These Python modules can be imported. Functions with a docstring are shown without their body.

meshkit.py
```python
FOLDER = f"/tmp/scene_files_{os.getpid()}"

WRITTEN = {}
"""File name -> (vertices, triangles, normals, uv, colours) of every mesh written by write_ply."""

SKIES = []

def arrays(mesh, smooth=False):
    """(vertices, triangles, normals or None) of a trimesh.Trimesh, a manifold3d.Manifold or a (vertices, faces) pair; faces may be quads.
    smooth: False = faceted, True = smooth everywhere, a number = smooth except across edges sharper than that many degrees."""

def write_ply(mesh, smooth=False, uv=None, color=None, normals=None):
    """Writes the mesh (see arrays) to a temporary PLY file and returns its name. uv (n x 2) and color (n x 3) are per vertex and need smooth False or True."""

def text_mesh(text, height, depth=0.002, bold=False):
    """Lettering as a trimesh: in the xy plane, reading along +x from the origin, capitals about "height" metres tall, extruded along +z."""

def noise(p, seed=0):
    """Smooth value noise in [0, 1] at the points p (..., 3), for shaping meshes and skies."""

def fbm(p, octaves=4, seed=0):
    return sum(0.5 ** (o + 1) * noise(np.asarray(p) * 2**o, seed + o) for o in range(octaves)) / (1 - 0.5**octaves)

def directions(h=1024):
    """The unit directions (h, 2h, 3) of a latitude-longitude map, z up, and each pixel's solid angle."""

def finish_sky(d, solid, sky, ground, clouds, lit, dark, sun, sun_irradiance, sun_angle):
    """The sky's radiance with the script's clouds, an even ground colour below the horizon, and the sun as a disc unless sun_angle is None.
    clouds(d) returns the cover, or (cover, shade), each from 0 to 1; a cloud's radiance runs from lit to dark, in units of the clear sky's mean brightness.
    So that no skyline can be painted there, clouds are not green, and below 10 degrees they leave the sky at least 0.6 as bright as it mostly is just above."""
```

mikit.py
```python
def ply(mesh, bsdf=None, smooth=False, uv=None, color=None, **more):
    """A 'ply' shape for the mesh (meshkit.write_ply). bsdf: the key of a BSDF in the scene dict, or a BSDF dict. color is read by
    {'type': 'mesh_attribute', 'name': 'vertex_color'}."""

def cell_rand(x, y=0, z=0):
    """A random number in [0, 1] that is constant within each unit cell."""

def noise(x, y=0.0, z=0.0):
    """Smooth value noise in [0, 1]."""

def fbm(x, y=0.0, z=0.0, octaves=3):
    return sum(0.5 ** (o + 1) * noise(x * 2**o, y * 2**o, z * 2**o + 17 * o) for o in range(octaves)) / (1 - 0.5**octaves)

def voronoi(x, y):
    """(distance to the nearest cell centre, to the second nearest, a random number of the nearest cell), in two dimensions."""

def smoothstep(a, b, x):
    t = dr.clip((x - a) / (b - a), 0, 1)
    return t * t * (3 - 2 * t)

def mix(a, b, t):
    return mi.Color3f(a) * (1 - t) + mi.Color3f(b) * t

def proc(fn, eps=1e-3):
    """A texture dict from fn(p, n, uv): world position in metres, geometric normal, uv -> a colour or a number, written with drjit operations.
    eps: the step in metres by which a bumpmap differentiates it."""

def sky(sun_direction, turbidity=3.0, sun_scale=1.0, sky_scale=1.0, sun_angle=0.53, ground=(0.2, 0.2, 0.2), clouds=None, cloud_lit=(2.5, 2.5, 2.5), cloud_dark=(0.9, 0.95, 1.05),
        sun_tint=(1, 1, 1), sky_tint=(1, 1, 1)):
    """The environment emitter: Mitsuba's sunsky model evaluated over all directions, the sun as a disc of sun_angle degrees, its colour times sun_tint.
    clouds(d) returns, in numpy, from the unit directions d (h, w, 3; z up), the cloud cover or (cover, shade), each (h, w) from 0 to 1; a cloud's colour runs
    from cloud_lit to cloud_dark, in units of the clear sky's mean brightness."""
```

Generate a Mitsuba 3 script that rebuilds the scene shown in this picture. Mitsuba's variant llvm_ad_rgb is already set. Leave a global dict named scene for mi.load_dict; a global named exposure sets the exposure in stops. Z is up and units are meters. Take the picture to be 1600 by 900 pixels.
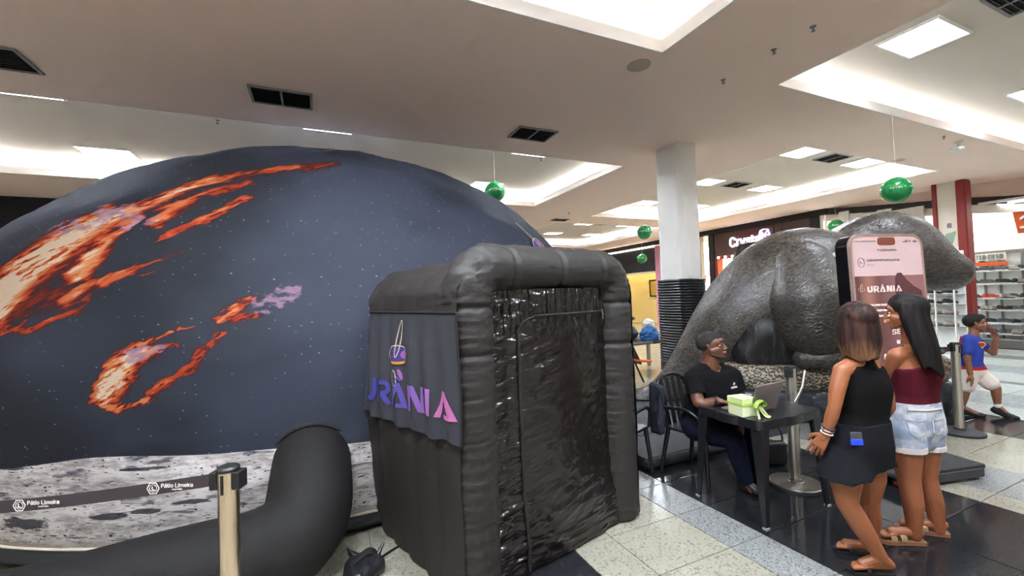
import math
import numpy as np
import trimesh
import manifold3d as m3
import shapely
from shapely import affinity
from shapely.geometry import Polygon, Point, LineString, box as sbox
import drjit as dr
import mitsuba as mi
import mikit
import meshkit
from mikit import noise, fbm, voronoi, cell_rand, smoothstep, mix, proc

scene, labels = {}, {}
T = mi.ScalarTransform4f
exposure = 1.2
# ------------------------------------------------------------------ camera
EYE = (0.0, 0.0, 1.67)
YAW, PITCH, ROLL = 0.428253, 0.02209, -0.035145
_f = np.array([math.sin(YAW) * math.cos(PITCH), math.cos(YAW) * math.cos(PITCH), math.sin(PITCH)])
_r = np.array([math.cos(YAW), -math.sin(YAW), 0.0])
_u = np.cross(_r, _f)
_up = -math.sin(ROLL) * _r + math.cos(ROLL) * _u
scene['camera'] = {'type': 'perspective', 'fov': math.degrees(2 * math.atan(800 / 669.3)), 'fov_axis': 'x', 'near_clip': 0.05, 'far_clip': 200.0,
                   'to_world': T().look_at(origin=list(EYE), target=[float(a + b) for a, b in zip(EYE, _f)], up=[float(v) for v in _up])}
# ------------------------------------------------------------------ light levels (the lamps themselves are built with the ceiling)
PANEL_LIGHT = (42.0, 45.0, 49.5)
COVE_LIGHT = (3.0, 3.7, 4.2)
FAR_PANELS = 0.5      # the panels over the far hall burn lower
SHOP_LIGHT = (6.0, 6.5, 6.5)

# ------------------------------------------------------------------ helpers
def numbered(k):
    if k not in scene and k not in labels:
        return k
    i = 1
    while f'{k}_{i:03d}' in scene or f'{k}_{i:03d}' in labels:
        i += 1
    return f'{k}_{i:03d}'


def thing(name, label, cat, group=None):
    k = numbered(name)
    labels[k] = {'label': label, 'category': cat}
    if group:
        labels[k]['group'] = group
    return k


def obj(name, mesh, mat, parent=None, smooth=False, label=None, uv=None, color=None, **more):
    k = numbered(parent + '__' + name if parent else name)
    scene[k] = mikit.ply(mesh, mat, smooth, uv=uv, color=color, **more)
    if label:
        labels[k] = {'label': label}
    return k


def whole(name, label, cat, mesh, mat, smooth=False, group=None, **more):
    k = numbered(name)
    scene[k] = mikit.ply(mesh, mat, smooth, **more)
    labels[k] = {'label': label, 'category': cat}
    if group:
        labels[k]['group'] = group
    return k


def struct(name, mesh, mat, label, parent=None, smooth=False):
    k = numbered(parent + '__' + name if parent else name)
    scene[k] = mikit.ply(mesh, mat, smooth)
    labels[k] = {'label': label, 'kind': 'structure'}
    return k


def cat_(ms):
    return trimesh.util.concatenate([tm(m) for m in ms])


def tm(m):
    if hasattr(m, 'to_mesh'):
        q = m.to_mesh()
        return trimesh.Trimesh(np.array(q.vert_properties[:, :3]), np.array(q.tri_verts), process=False)
    return m


def bx(x0, x1, y0, y1, z0, z1):
    m = trimesh.creation.box([x1 - x0, y1 - y0, z1 - z0])
    m.apply_translation([(x0 + x1) / 2, (y0 + y1) / 2, (z0 + z1) / 2])
    return m


def rbx(x0, x1, y0, y1, z0, z1, r, n=10):
    """a box with rounded edges"""
    r = min(r, (x1 - x0) / 2 - 1e-4, (y1 - y0) / 2 - 1e-4, (z1 - z0) / 2 - 1e-4)
    s = m3.Manifold.sphere(r, n)
    return tm(m3.Manifold.batch_hull([s.translate([x, y, z]) for x in (x0 + r, x1 - r) for y in (y0 + r, y1 - r) for z in (z0 + r, z1 - r)]))


def put(m, loc=(0, 0, 0), rz=0.0, rx=0.0, ry=0.0, s=1.0):
    m = m.copy()
    M = np.eye(4)
    for a, ax in ((rx, [1, 0, 0]), (ry, [0, 1, 0]), (rz, [0, 0, 1])):
        if a:
            M = trimesh.transformations.rotation_matrix(a, ax) @ M
    M[:3, :3] *= s
    M[:3, 3] = loc
    m.apply_transform(M)
    return m


def lathe(profile, n=40):
    """profile: list of (radius, z) from bottom to top"""
    return trimesh.creation.revolve(np.array(profile, float), sections=n)


def extrude(poly, h, z=0.0):
    m = cat_([trimesh.creation.extrude_polygon(g, h, engine='earcut') for g in getattr(poly, 'geoms', [poly]) if g.area > 1e-9])
    m.apply_translation([0, 0, z])
    return m


def spline(pts, n):
    from scipy.interpolate import CubicSpline
    p = np.array(pts, float)
    t = np.r_[0, np.cumsum(np.linalg.norm(np.diff(p[:, :3], axis=0), axis=1))]
    return CubicSpline(t, p)(np.linspace(0, t[-1], n))


def tube(pts, r, sides=10, n=None, closed=False, caps=True):
    """a round tube along a curve; r may be one number or one for each point"""
    p = np.array(pts, float)
    r = np.broadcast_to(np.asarray(r, float), (len(p),))
    if n:
        q = spline(np.c_[p, r], n)
        p, r = q[:, :3], q[:, 3]
    N = len(p)
    t = np.gradient(p, axis=0) if not closed else (np.roll(p, -1, 0) - np.roll(p, 1, 0))
    t /= np.linalg.norm(t, axis=1, keepdims=True) + 1e-12
    a = np.cross(t[0], [0, 0, 1.0] if abs(t[0][2]) < .9 else [1.0, 0, 0])
    A = []
    for i in range(N):
        a = a - t[i] * (a @ t[i])
        a /= np.linalg.norm(a)
        A.append(a)
    A = np.array(A)
    B = np.cross(t, A)
    g = np.arange(sides) * 2 * np.pi / sides
    v = (p[:, None] + r[:, None, None] * (np.cos(g)[None, :, None] * A[:, None] + np.sin(g)[None, :, None] * B[:, None])).reshape(-1, 3)
    f = []
    for i in range(N if closed else N - 1):
        i2 = (i + 1) % N
        for j in range(sides):
            j2 = (j + 1) % sides
            f += [[i * sides + j, i * sides + j2, i2 * sides + j2], [i * sides + j, i2 * sides + j2, i2 * sides + j]]
    if caps and not closed:
        v = np.vstack([v, p[:1], p[-1:]])
        k = N * sides
        for j in range(sides):
            j2 = (j + 1) % sides
            f += [[k, j2, j], [k + 1, (N - 1) * sides + j, (N - 1) * sides + j2]]
    return trimesh.Trimesh(v, f, process=False)


def grid(fn, U, V, closed_u=False):
    """a surface from fn(u, v) -> (..., 3) on arrays of u and v; returns (mesh, uv)"""
    u, v = np.meshgrid(U, V, indexing='ij')
    p = fn(u, v).reshape(-1, 3)
    nu, nv = len(U), len(V)
    i, j = np.meshgrid(np.arange(nu if closed_u else nu - 1), np.arange(nv - 1), indexing='ij')
    i2 = (i + 1) % nu
    a, b, c, d = i * nv + j, i2 * nv + j, i2 * nv + j + 1, i * nv + j + 1
    f = np.vstack([np.stack([a, b, c], -1).reshape(-1, 3), np.stack([a, c, d], -1).reshape(-1, 3)])
    return trimesh.Trimesh(p, f, process=False), np.stack([u.ravel(), v.ravel()], 1)


_SPH = {}


def ball(r, n=16):
    return m3.Manifold.sphere(r, n)


def hull(*balls, n=16):
    """hull of spheres (point, radius)"""
    return m3.Manifold.batch_hull([ball(r, n).translate([float(x) for x in p]) for p, r in balls])


def skin(parts, edge=0.008, iters=10, extra=None):
    """union of hulls, refined and smoothed into one surface"""
    m = m3.Manifold.batch_boolean(list(parts), m3.OpType.Add)
    m = m.refine_to_length(edge * 1.6)
    t = tm(m)
    t.merge_vertices()
    trimesh.smoothing.filter_taubin(t, lamb=0.5, nu=0.53, iterations=iters)
    return t


def cut(m, point, normal):
    """keep the side of the plane that the normal points to"""
    n = np.array(normal, float)
    n /= np.linalg.norm(n)
    return m.trim_by_plane([float(x) for x in n], float(np.dot(n, point)))


def soften(m, edge=0.01, iters=6, cuts=()):
    t = tm(m.refine_to_length(edge * 1.6))
    t.merge_vertices()
    if iters:
        trimesh.smoothing.filter_taubin(t, lamb=0.5, nu=0.53, iterations=iters)
    if len(cuts):      # trimmed after smoothing, so that hems stay straight
        q = m3.Manifold(m3.Mesh(np.array(t.vertices, np.float32), np.array(t.faces, np.uint32)))
        if q.status() == m3.Error.NoError and not q.is_empty():
            for p, n in cuts:
                q = cut(q, p, n)
            t = tm(q)
    return t


def cling(mesh, pts, d, off):
    """moves points along d onto the mesh's outermost skin"""
    v, d = np.array(mesh.vertices), unit(d)
    out_ = []
    for p in np.array(pts, float):
        w = v - p
        s_ = w @ d
        lat_ = np.linalg.norm(w - s_[:, None] * d, axis=1)
        k = lat_ < max(.012, lat_.min() + .004)
        out_.append(p + d * (s_[k].max() + off))
    return np.array(out_)


def V(*a):
    return np.array(a, float)


def unit(v):
    v = np.array(v, float)
    return v / np.linalg.norm(v)


# ------------------------------------------------------------------ materials
def flat(name, rgb, rough=0.6, **kw):
    """a plain principled material; rgb as seen in an sRGB picture (0-255)"""
    c = [float(x) for x in lin(rgb)]
    scene[name] = {'type': 'twosided', 'bsdf': {'type': 'principled', 'base_color': {'type': 'rgb', 'value': c}, 'roughness': rough, **kw}}


def lin(rgb):
    c = np.array(rgb, float) / 255
    return np.where(c < .04045, c / 12.92, ((c + .055) / 1.055) ** 2.4)


def L(*rgb):
    return [float(x) for x in lin(rgb)]


def tex(name, fn, rough=0.6, bump=None, bscale=1.0, eps=2e-3, **kw):
    b = {'type': 'principled', 'base_color': proc(fn), 'roughness': rough, **kw}
    if bump is not None:
        b = {'type': 'bumpmap', 'arbitrary': proc(bump, eps), 'scale': bscale, 'bsdf': b}
    scene[name] = {'type': 'twosided', 'bsdf': b}


def bumped(name, rgb, rough, bump, bscale=1.0, eps=2e-3, **kw):
    c = L(*rgb)
    scene[name] = {'type': 'twosided', 'bsdf': {'type': 'bumpmap', 'arbitrary': proc(bump, eps), 'scale': bscale,
                   'bsdf': {'type': 'principled', 'base_color': {'type': 'rgb', 'value': c}, 'roughness': rough, **kw}}}


def lamp(rgb):
    return {'type': 'area', 'radiance': {'type': 'rgb', 'value': list(map(float, rgb))}}


flat('m_soffit', (238, 215, 202), .9)
flat('m_tray', (206, 196, 184), .9)
flat('m_white', (228, 226, 220), .7)
flat('m_wall', (228, 222, 212), .9)
flat('m_black', (22, 22, 23), .45)
flat('m_matte_black', (20, 20, 21), .9)
flat('m_plastic', (24, 25, 28), .28)
flat('m_rubber', (34, 36, 38), .75)
flat('m_steel', (222, 218, 210), .34, metallic=1.0)
flat('m_steel_dull', (165, 160, 152), .38, metallic=1.0)
flat('m_grey', (128, 128, 128), .6)
flat('m_dark_grey', (48, 48, 52), .6)
flat('m_red_paint', (128, 34, 28), .55)
flat('m_cream', (222, 214, 198), .7)
flat('m_maroon', (66, 18, 28), .95, specular=.1)
flat('m_knit_black', (14, 13, 14), .95, specular=.1)
flat('m_navy', (26, 30, 46), .9)
flat('m_pink', (216, 150, 172), .6)
flat('m_wood', (80, 58, 52), .55)
flat('m_orange', (222, 96, 44), .5)
flat('m_yellow', (222, 182, 40), .5)
flat('m_blue', (34, 92, 148), .6)
flat('m_royal', (40, 60, 150), .85)
flat('m_red', (176, 36, 40), .8)
flat('m_lime', (198, 212, 146), .5)
flat('m_lime_dark', (150, 186, 76), .3)
flat('m_laptop', (132, 120, 118), .35, metallic=.6)
flat('m_skin_fair', (132, 79, 49), .5)
flat('m_skin_tan', (130, 77, 49), .5)
flat('m_skin_boy', (136, 88, 64), .5)
flat('m_skin_dark', (90, 56, 39), .45)
flat('m_lips', (150, 82, 72), .45)
flat('m_eye', (232, 228, 222), .2)
flat('m_iris', (28, 20, 16), .2)
flat('m_hair_black', (24, 20, 20), .85)
flat('m_cork', (118, 80, 54), .8)
flat('m_gold', (168, 116, 54), .6)
flat('m_violet', (52, 42, 100), .8)
flat('m_lilac', (128, 80, 142), .8)
flat('m_ivory', (178, 164, 150), .8)
flat('m_print_white', (232, 228, 224), .8)
flat('m_print_grey', (150, 140, 140), .8)
flat('m_screen', (224, 206, 206), .35)
flat('m_shelf_glow', (236, 242, 240), .6)

# ------------------------------------------------------------------ the setting: floor
def stone(base, dark, light, scale=60.0, amount=.5):
    def fn(p, n, uv):
        a = noise(p.x * scale, p.y * scale, 3.0)
        b = noise(p.x * scale * 2.3 + 9, p.y * scale * 2.3, 7.0)
        big = fbm(p.x * 2.2, p.y * 2.2, 1.0)
        c = mix(base, light, smoothstep(.55, .8, b) * amount)
        c = mix(c, dark, smoothstep(.70, .80, a) * amount)
        return c * (.9 + .2 * big)
    return fn


def polished(name, fn, rough=.16, spec=.5):
    tex(name, fn, rough, specular=spec)


polished('m_terrazzo', stone(L(134, 131, 117), L(68, 63, 53), L(152, 149, 138), 105., .5), .17)
polished('m_granite_grey', stone(L(112, 114, 113), L(58, 60, 62), L(150, 152, 149), 130., .8), .2)
polished('m_granite_black', stone(L(24, 25, 28), L(12, 12, 14), L(44, 46, 50), 120., .5), .1)
polished('m_far_white', stone(L(166, 175, 171), L(134, 134, 127), L(186, 190, 186), 40., .4), .14)
polished('m_far_grey', stone(L(140, 150, 150), L(96, 100, 100), L(176, 180, 178), 40., .5), .14)
flat('m_grout', (92, 88, 80), .9)
ZC, ZT = 4.17, 4.57
FL = struct('floor', bx(-13, 22, -9, 25, -.20, -.011), 'm_terrazzo', 'polished mall floor of cream terrazzo with grey and black granite bands')
DY, Y0 = .4615, 2.461


def tile(x0, x1, y0, y1, mat):
    g = .0025
    c = .003
    b, t = sbox(x0 + g, y0 + g, x1 - g, y1 - g), sbox(x0 + g + c, y0 + g + c, x1 - g - c, y1 - g - c)
    v = np.array([[x, y, -.0105] for x, y in list(b.exterior.coords)[:4]] + [[x, y, -.002] for x, y in list(b.exterior.coords)[:4]] + [[x, y, 0] for x, y in list(t.exterior.coords)[:4]])
    f = []
    for k in (0, 4):
        for i in range(4):
            j = (i + 1) % 4
            f += [[k + i, k + j, k + 4 + j], [k + i, k + 4 + j, k + 4 + i]]
    f += [[8, 9, 10], [8, 10, 11]]
    m = trimesh.Trimesh(v, f, process=False)
    m.fix_normals()
    obj('tile', m, mat, FL)


for x0, x1, mat in ((-.3, .3, 't'), (.3, .9, 't'), (.9, 1.503, 'c'), (1.503, 1.805, 't'), (1.805, 2.405, 't'), (2.405, 2.73, 'g'), (2.73, 3.64, 'b'), (3.64, 4.545, 'b'),
                    (4.545, 4.82, 't'), (4.82, 5.47, 'g'), (5.47, 6.08, 't'), (6.08, 6.68, 't'), (6.68, 7.6, 'b')):
    near = x1 < 2.8
    for k in range(-3 if near else -4, 6 if x1 > 2.4 else 3):
        y0, y1 = Y0 + k * DY, Y0 + (k + 1) * DY
        m = {'t': 'm_terrazzo', 'g': 'm_granite_grey', 'b': 'm_granite_black', 'c': 'm_granite_black' if k < 0 else 'm_terrazzo'}[mat]
        tile(x0, x1, y0, y1, m)
for x0, x1, m in ((7.6, 8.25, 'm_far_white'), (8.25, 9.2, 'm_far_grey'), (9.2, 10.1, 'm_far_white'), (10.1, 10.35, 'm_granite_grey'), (10.35, 11.3, 'm_far_white'), (11.3, 12.2, 'm_far_grey'), (12.2, 13.3, 'm_far_white'), (13.3, 13.9, 'm_granite_grey'), (13.9, 15.1, 'm_far_white')):
    for k in range(7):
        tile(x0, x1, .9 + k * .923, .9 + (k + 1) * .923, m)

# ------------------------------------------------------------------ the setting: ceiling with recessed light trays
TRAYS = {'a': (-2.5, 3.34, -3.0, 3.33), 'b': (5.22, 13.0, -3.0, 3.35), 'c': (8.0, 12.72, 4.70, 11.3), 'd': (-5.0, 5.53, 6.67, 10.45), 'e': (7.52, 12.75, 12.6, 18.9)}
sof = sbox(-13, -9, 22, 25)
for x0, x1, y0, y1 in TRAYS.values():
    sof = sof.difference(sbox(x0, y0, x1, y1))
CE = struct('ceiling', extrude(sof, .13, ZC), 'm_soffit', 'warm grey plaster mall ceiling with recessed cove-lit trays')
for k, (x0, x1, y0, y1) in TRAYS.items():
    e = .36
    X0, X1, Y0_, Y1 = x0 - e, x1 + e, y0 - e, y1 + e
    t = .03
    m = cat_([bx(X0, X1, Y0_, Y1, ZT, ZT + t), bx(X0 - t, X0, Y0_, Y1, ZC + .12, ZT + t), bx(X1, X1 + t, Y0_, Y1, ZC + .12, ZT + t),
              bx(X0, X1, Y0_ - t, Y0_, ZC + .12, ZT + t), bx(X0, X1, Y1, Y1 + t, ZC + .12, ZT + t)])
    struct('tray_recess', m, 'm_tray', 'white recessed tray of the ceiling above its glowing cove', CE)
    lip = sbox(x0 - .02, y0 - .02, x1 + .02, y1 + .02).difference(sbox(x0, y0, x1, y1))
    struct('tray_edge', extrude(lip, .131, ZC - .0005), 'm_white', 'pale trim around the opening of a ceiling tray', CE)
    w = .09
    z = ZC + .14
    strips = cat_([bx(x0 - .22, x0 - .22 + w, y0 - .2, y1 + .2, z, z + .03), bx(x1 + .22 - w, x1 + .22, y0 - .2, y1 + .2, z, z + .03),
                   bx(x0 - .12, x1 + .12, y0 - .22, y0 - .22 + w, z, z + .03), bx(x0 - .12, x1 + .12, y1 + .22 - w, y1 + .22, z, z + .03)])
    kk = struct('cove_strip', strips, 'm_white', 'white light strip hidden on the ledge of a ceiling tray', CE)
    scene[kk]['emitter'] = lamp(COVE_LIGHT)


def panel(x0, x1, y0, y1, label, grp='square ceiling light panels'):
    t = thing('ceiling_light', label, 'ceiling light', grp)
    fr = sbox(x0 - .025, y0 - .025, x1 + .025, y1 + .025).difference(sbox(x0, y0, x1, y1))
    obj('frame', extrude(fr, .025, ZT - .025), 'm_white', t)
    k = obj('diffuser', bx(x0, x1, y0, y1, ZT - .014, ZT - .004), 'm_white', t)
    scene[k]['emitter'] = lamp([c * (FAR_PANELS if x0 > 5 else 1.15) for c in PANEL_LIGHT])


s2 = ZT - 1.67
for x, y, lab in ((6.23, 2.22, 'largest bright square light panel, in the tray at the upper right'), (9.86, 2.22, 'light panel cut by the right edge of the picture'),
                  (-3.78, 7.15, 'light panel at the left edge, half hidden by the ceiling soffit'), (-3.76, 9.8, 'slanted light panel above the left shoulder of the dome'),
                  (-.13, 7.15, 'thin bright light panel just above the top of the dome'), (3.62, 7.15, 'thin light panel beyond the dark square vent, right of the dome top'),
                  (3.62, 9.85, 'light panel behind the green ball at the right slope of the dome'), (-.13, 9.85, 'light panel hidden behind the top of the dome'),
                  (9.15, 5.40, 'light panel left of the nearer vent in the tray right of the column'), (11.45, 5.40, 'light panel right of the nearer vent in the far tray'),
                  (9.15, 7.84, 'light panel close to the right side of the round column'), (11.45, 7.84, 'light panel right of the farther vent in the tray behind the column'),
                  (9.35, 10.35, 'light panel just left of the round column'), (11.45, 10.35, 'light panel peeking out low at the right side of the column'),
                  (9.6, 14.2, 'light panel in the farthest tray, nearest to the dome'), (11.7, 14.2, 'light panel in the farthest tray, right of the slim vent'), (9.6, 16.8, 'low light panel far back above the dark entrance'), (11.7, 16.8, 'small light panel far back in the farthest tray'),
                  (0.4, 1.4, 'light panel in the tray above the viewer'), (-1.8, 1.4, 'light panel above the viewer on the left'), (2.2, 0.1, 'light panel in the tray just above the top edge'), (-.6, .1, 'middle light panel of the tray above the viewer'), (-1.6, -1.4, 'light panel behind the viewer'), (2.2, -1.4, 'light panel behind the viewer on the right'), (7.2, -1.2, 'light panel out of frame on the right'), (11.2, -1.2, 'far light panel out of frame on the right')):
    panel(x, x + .73, y, y + .55, lab)


def vent(x0, x1, y0, y1, z, label, mat='m_dark_grey'):
    t = thing('ceiling_vent', label, 'vent', 'ceiling vents')
    fr = sbox(x0, y0, x1, y1).difference(sbox(x0 + .03, y0 + .03, x1 - .03, y1 - .03))
    obj('frame', extrude(fr, .022, z - .02), 'm_grey', t)
    obj('backing', bx(x0 + .02, x1 - .02, y0 + .02, y1 - .02, z - .004, z - .0005), 'm_matte_black', t)
    n = 9
    for i in range(n):
        y = y0 + .05 + (y1 - y0 - .1) * i / (n - 1)
        obj('slat', put(bx(-(x1 - x0) / 2 + .03, (x1 - x0) / 2 - .03, -.014, .014, -.002, .002), ((x0 + x1) / 2, y, z - .012), rx=.7), mat, t)
    obj('divider', bx((x0 + x1) / 2 - .012, (x0 + x1) / 2 + .012, y0 + .03, y1 - .03, z - .022, z - .010), 'm_grey', t)


vent(-.66, .01, 5.52, 5.97, ZC, 'dark rectangular ceiling vent above the top of the dome', 'm_matte_black')
vent(2.75, 3.40, 5.54, 6.0, ZC, 'brown grey ceiling vent right of the dome top, between soffit edge and tray')
vent(-3.2, -2.52, 5.5, 6.0, ZC, 'ceiling vent at the left edge of the picture')
vent(10.35, 11.0, 5.45, 5.95, ZT, 'vent between two light panels in the tray right of the column')
vent(10.3, 10.95, 7.85, 8.35, ZT, 'smaller vent between light panels behind the column')
vent(6.29, 7.0, 1.35, 1.92, ZT, 'dark vent at the upper right corner of the picture')
vent(7.05, 7.6, 11.9, 12.25, ZC, 'slim vent on the soffit far behind the entrance')
vent(10.5, 11.1, 14.2, 14.6, ZT, 'slim vent in the farthest tray')

whole('ceiling_speaker', 'flat round speaker grille on the ceiling below the upper tray corner', 'speaker', put(lathe([(0.0001, -.012), (.115, -.012), (.128, -.006), (.13, 0), (.0001, 0)], 32), (3.28, 3.62, ZC)), 'm_grey', 30)
flat('m_speaker', (176, 158, 148), .8)
scene['ceiling_speaker']['bsdf'] = {'type': 'ref', 'id': 'm_speaker'}
for i, (x, y, z, lab) in enumerate(((4.46, 3.51, ZC, 'small sprinkler head right of the round ceiling speaker'), (4.42, 2.86, ZC, 'sprinkler head on the soffit left of the largest light panel'), (4.40, 2.46, ZC, 'sprinkler head nearest to the top edge, between two trays'), (-1.15, 6.75, ZC, 'tiny sprinkler above the left slope of the dome'),
                                  (9.84, 3.52, ZC, 'sprinkler beside the white dome camera'), (3.75, 6.75, ZC, 'sprinkler beside the thin light panel right of the dome'), (7.0, 11.0, ZC, 'sprinkler left of the column near the far tray'))):
    t = thing('sprinkler', lab, 'sprinkler', 'ceiling sprinklers')
    obj('plate', put(lathe([(.0001, -.006), (.025, -.005), (.03, 0), (.0001, 0)], 16), (x, y, z)), 'm_grey', t)
    obj('head', put(cat_([trimesh.creation.cylinder(.008, .04, sections=10), put(trimesh.creation.cylinder(.018, .005, sections=12), (0, 0, -.02)), put(bx(-.015, .015, -.003, .003, -.02, .0), (0, 0, 0))]), (x, y, z - .024)), 'm_grey', t)
t = thing('dome_camera', 'white dome camera on a ceiling bracket at the right', 'camera')
obj('bracket', cat_([put(lathe([(.0001, -.02), (.06, -.02), (.06, 0), (.0001, 0)], 20), (10.52, 3.57, ZC)), tube([(10.52, 3.57, ZC - .01), (10.5, 3.57, ZC - .1), (10.42, 3.56, ZC - .13)], .025, 10)]), 'm_white', t, 30)
obj('dome', put(lathe([(.0001, -.07), (.05, -.06), (.085, -.03), (.095, 0), (.10, .02), (.0001, .03)], 24), (10.40, 3.56, ZC - .14)), 'm_white', t, 40)
t = thing('smoke_detector', 'beige smoke detector above the hanging green ball at the right', 'detector')
obj('base', put(lathe([(.0001, -.02), (.1, -.02), (.1, 0), (.0001, 0)], 24), (10.76, 4.54, ZC)), 'm_cream', t, 30)
obj('cap', put(lathe([(.0001, -.05), (.06, -.045), (.08, -.02), (.0001, -.018)], 24), (10.76, 4.54, ZC)), 'm_soffit', t, 30)

# ------------------------------------------------------------------ the setting: walls
struct('wall_front', bx(-13, 22, -9.2, -9, 0, ZC), 'm_wall', 'pale wall behind the viewer')
struct('wall_right', bx(21.8, 22, -9, 25, 0, ZC), 'm_wall', 'pale wall far to the right')
struct('wall_back', bx(-13, 22, 24.8, 25, 0, ZC), 'm_wall', 'pale wall at the far end of the mall')
struct('wall_left', bx(-6.9, -6.7, -9, 12.4, 0, ZC), 'm_wall', 'pale wall to the left of the dome')
struct('wall_dark', bx(-13, -2.5, 12.5, 12.7, 0, ZC), 'm_matte_black', 'black shopfront wall behind the dome at the left')

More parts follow.
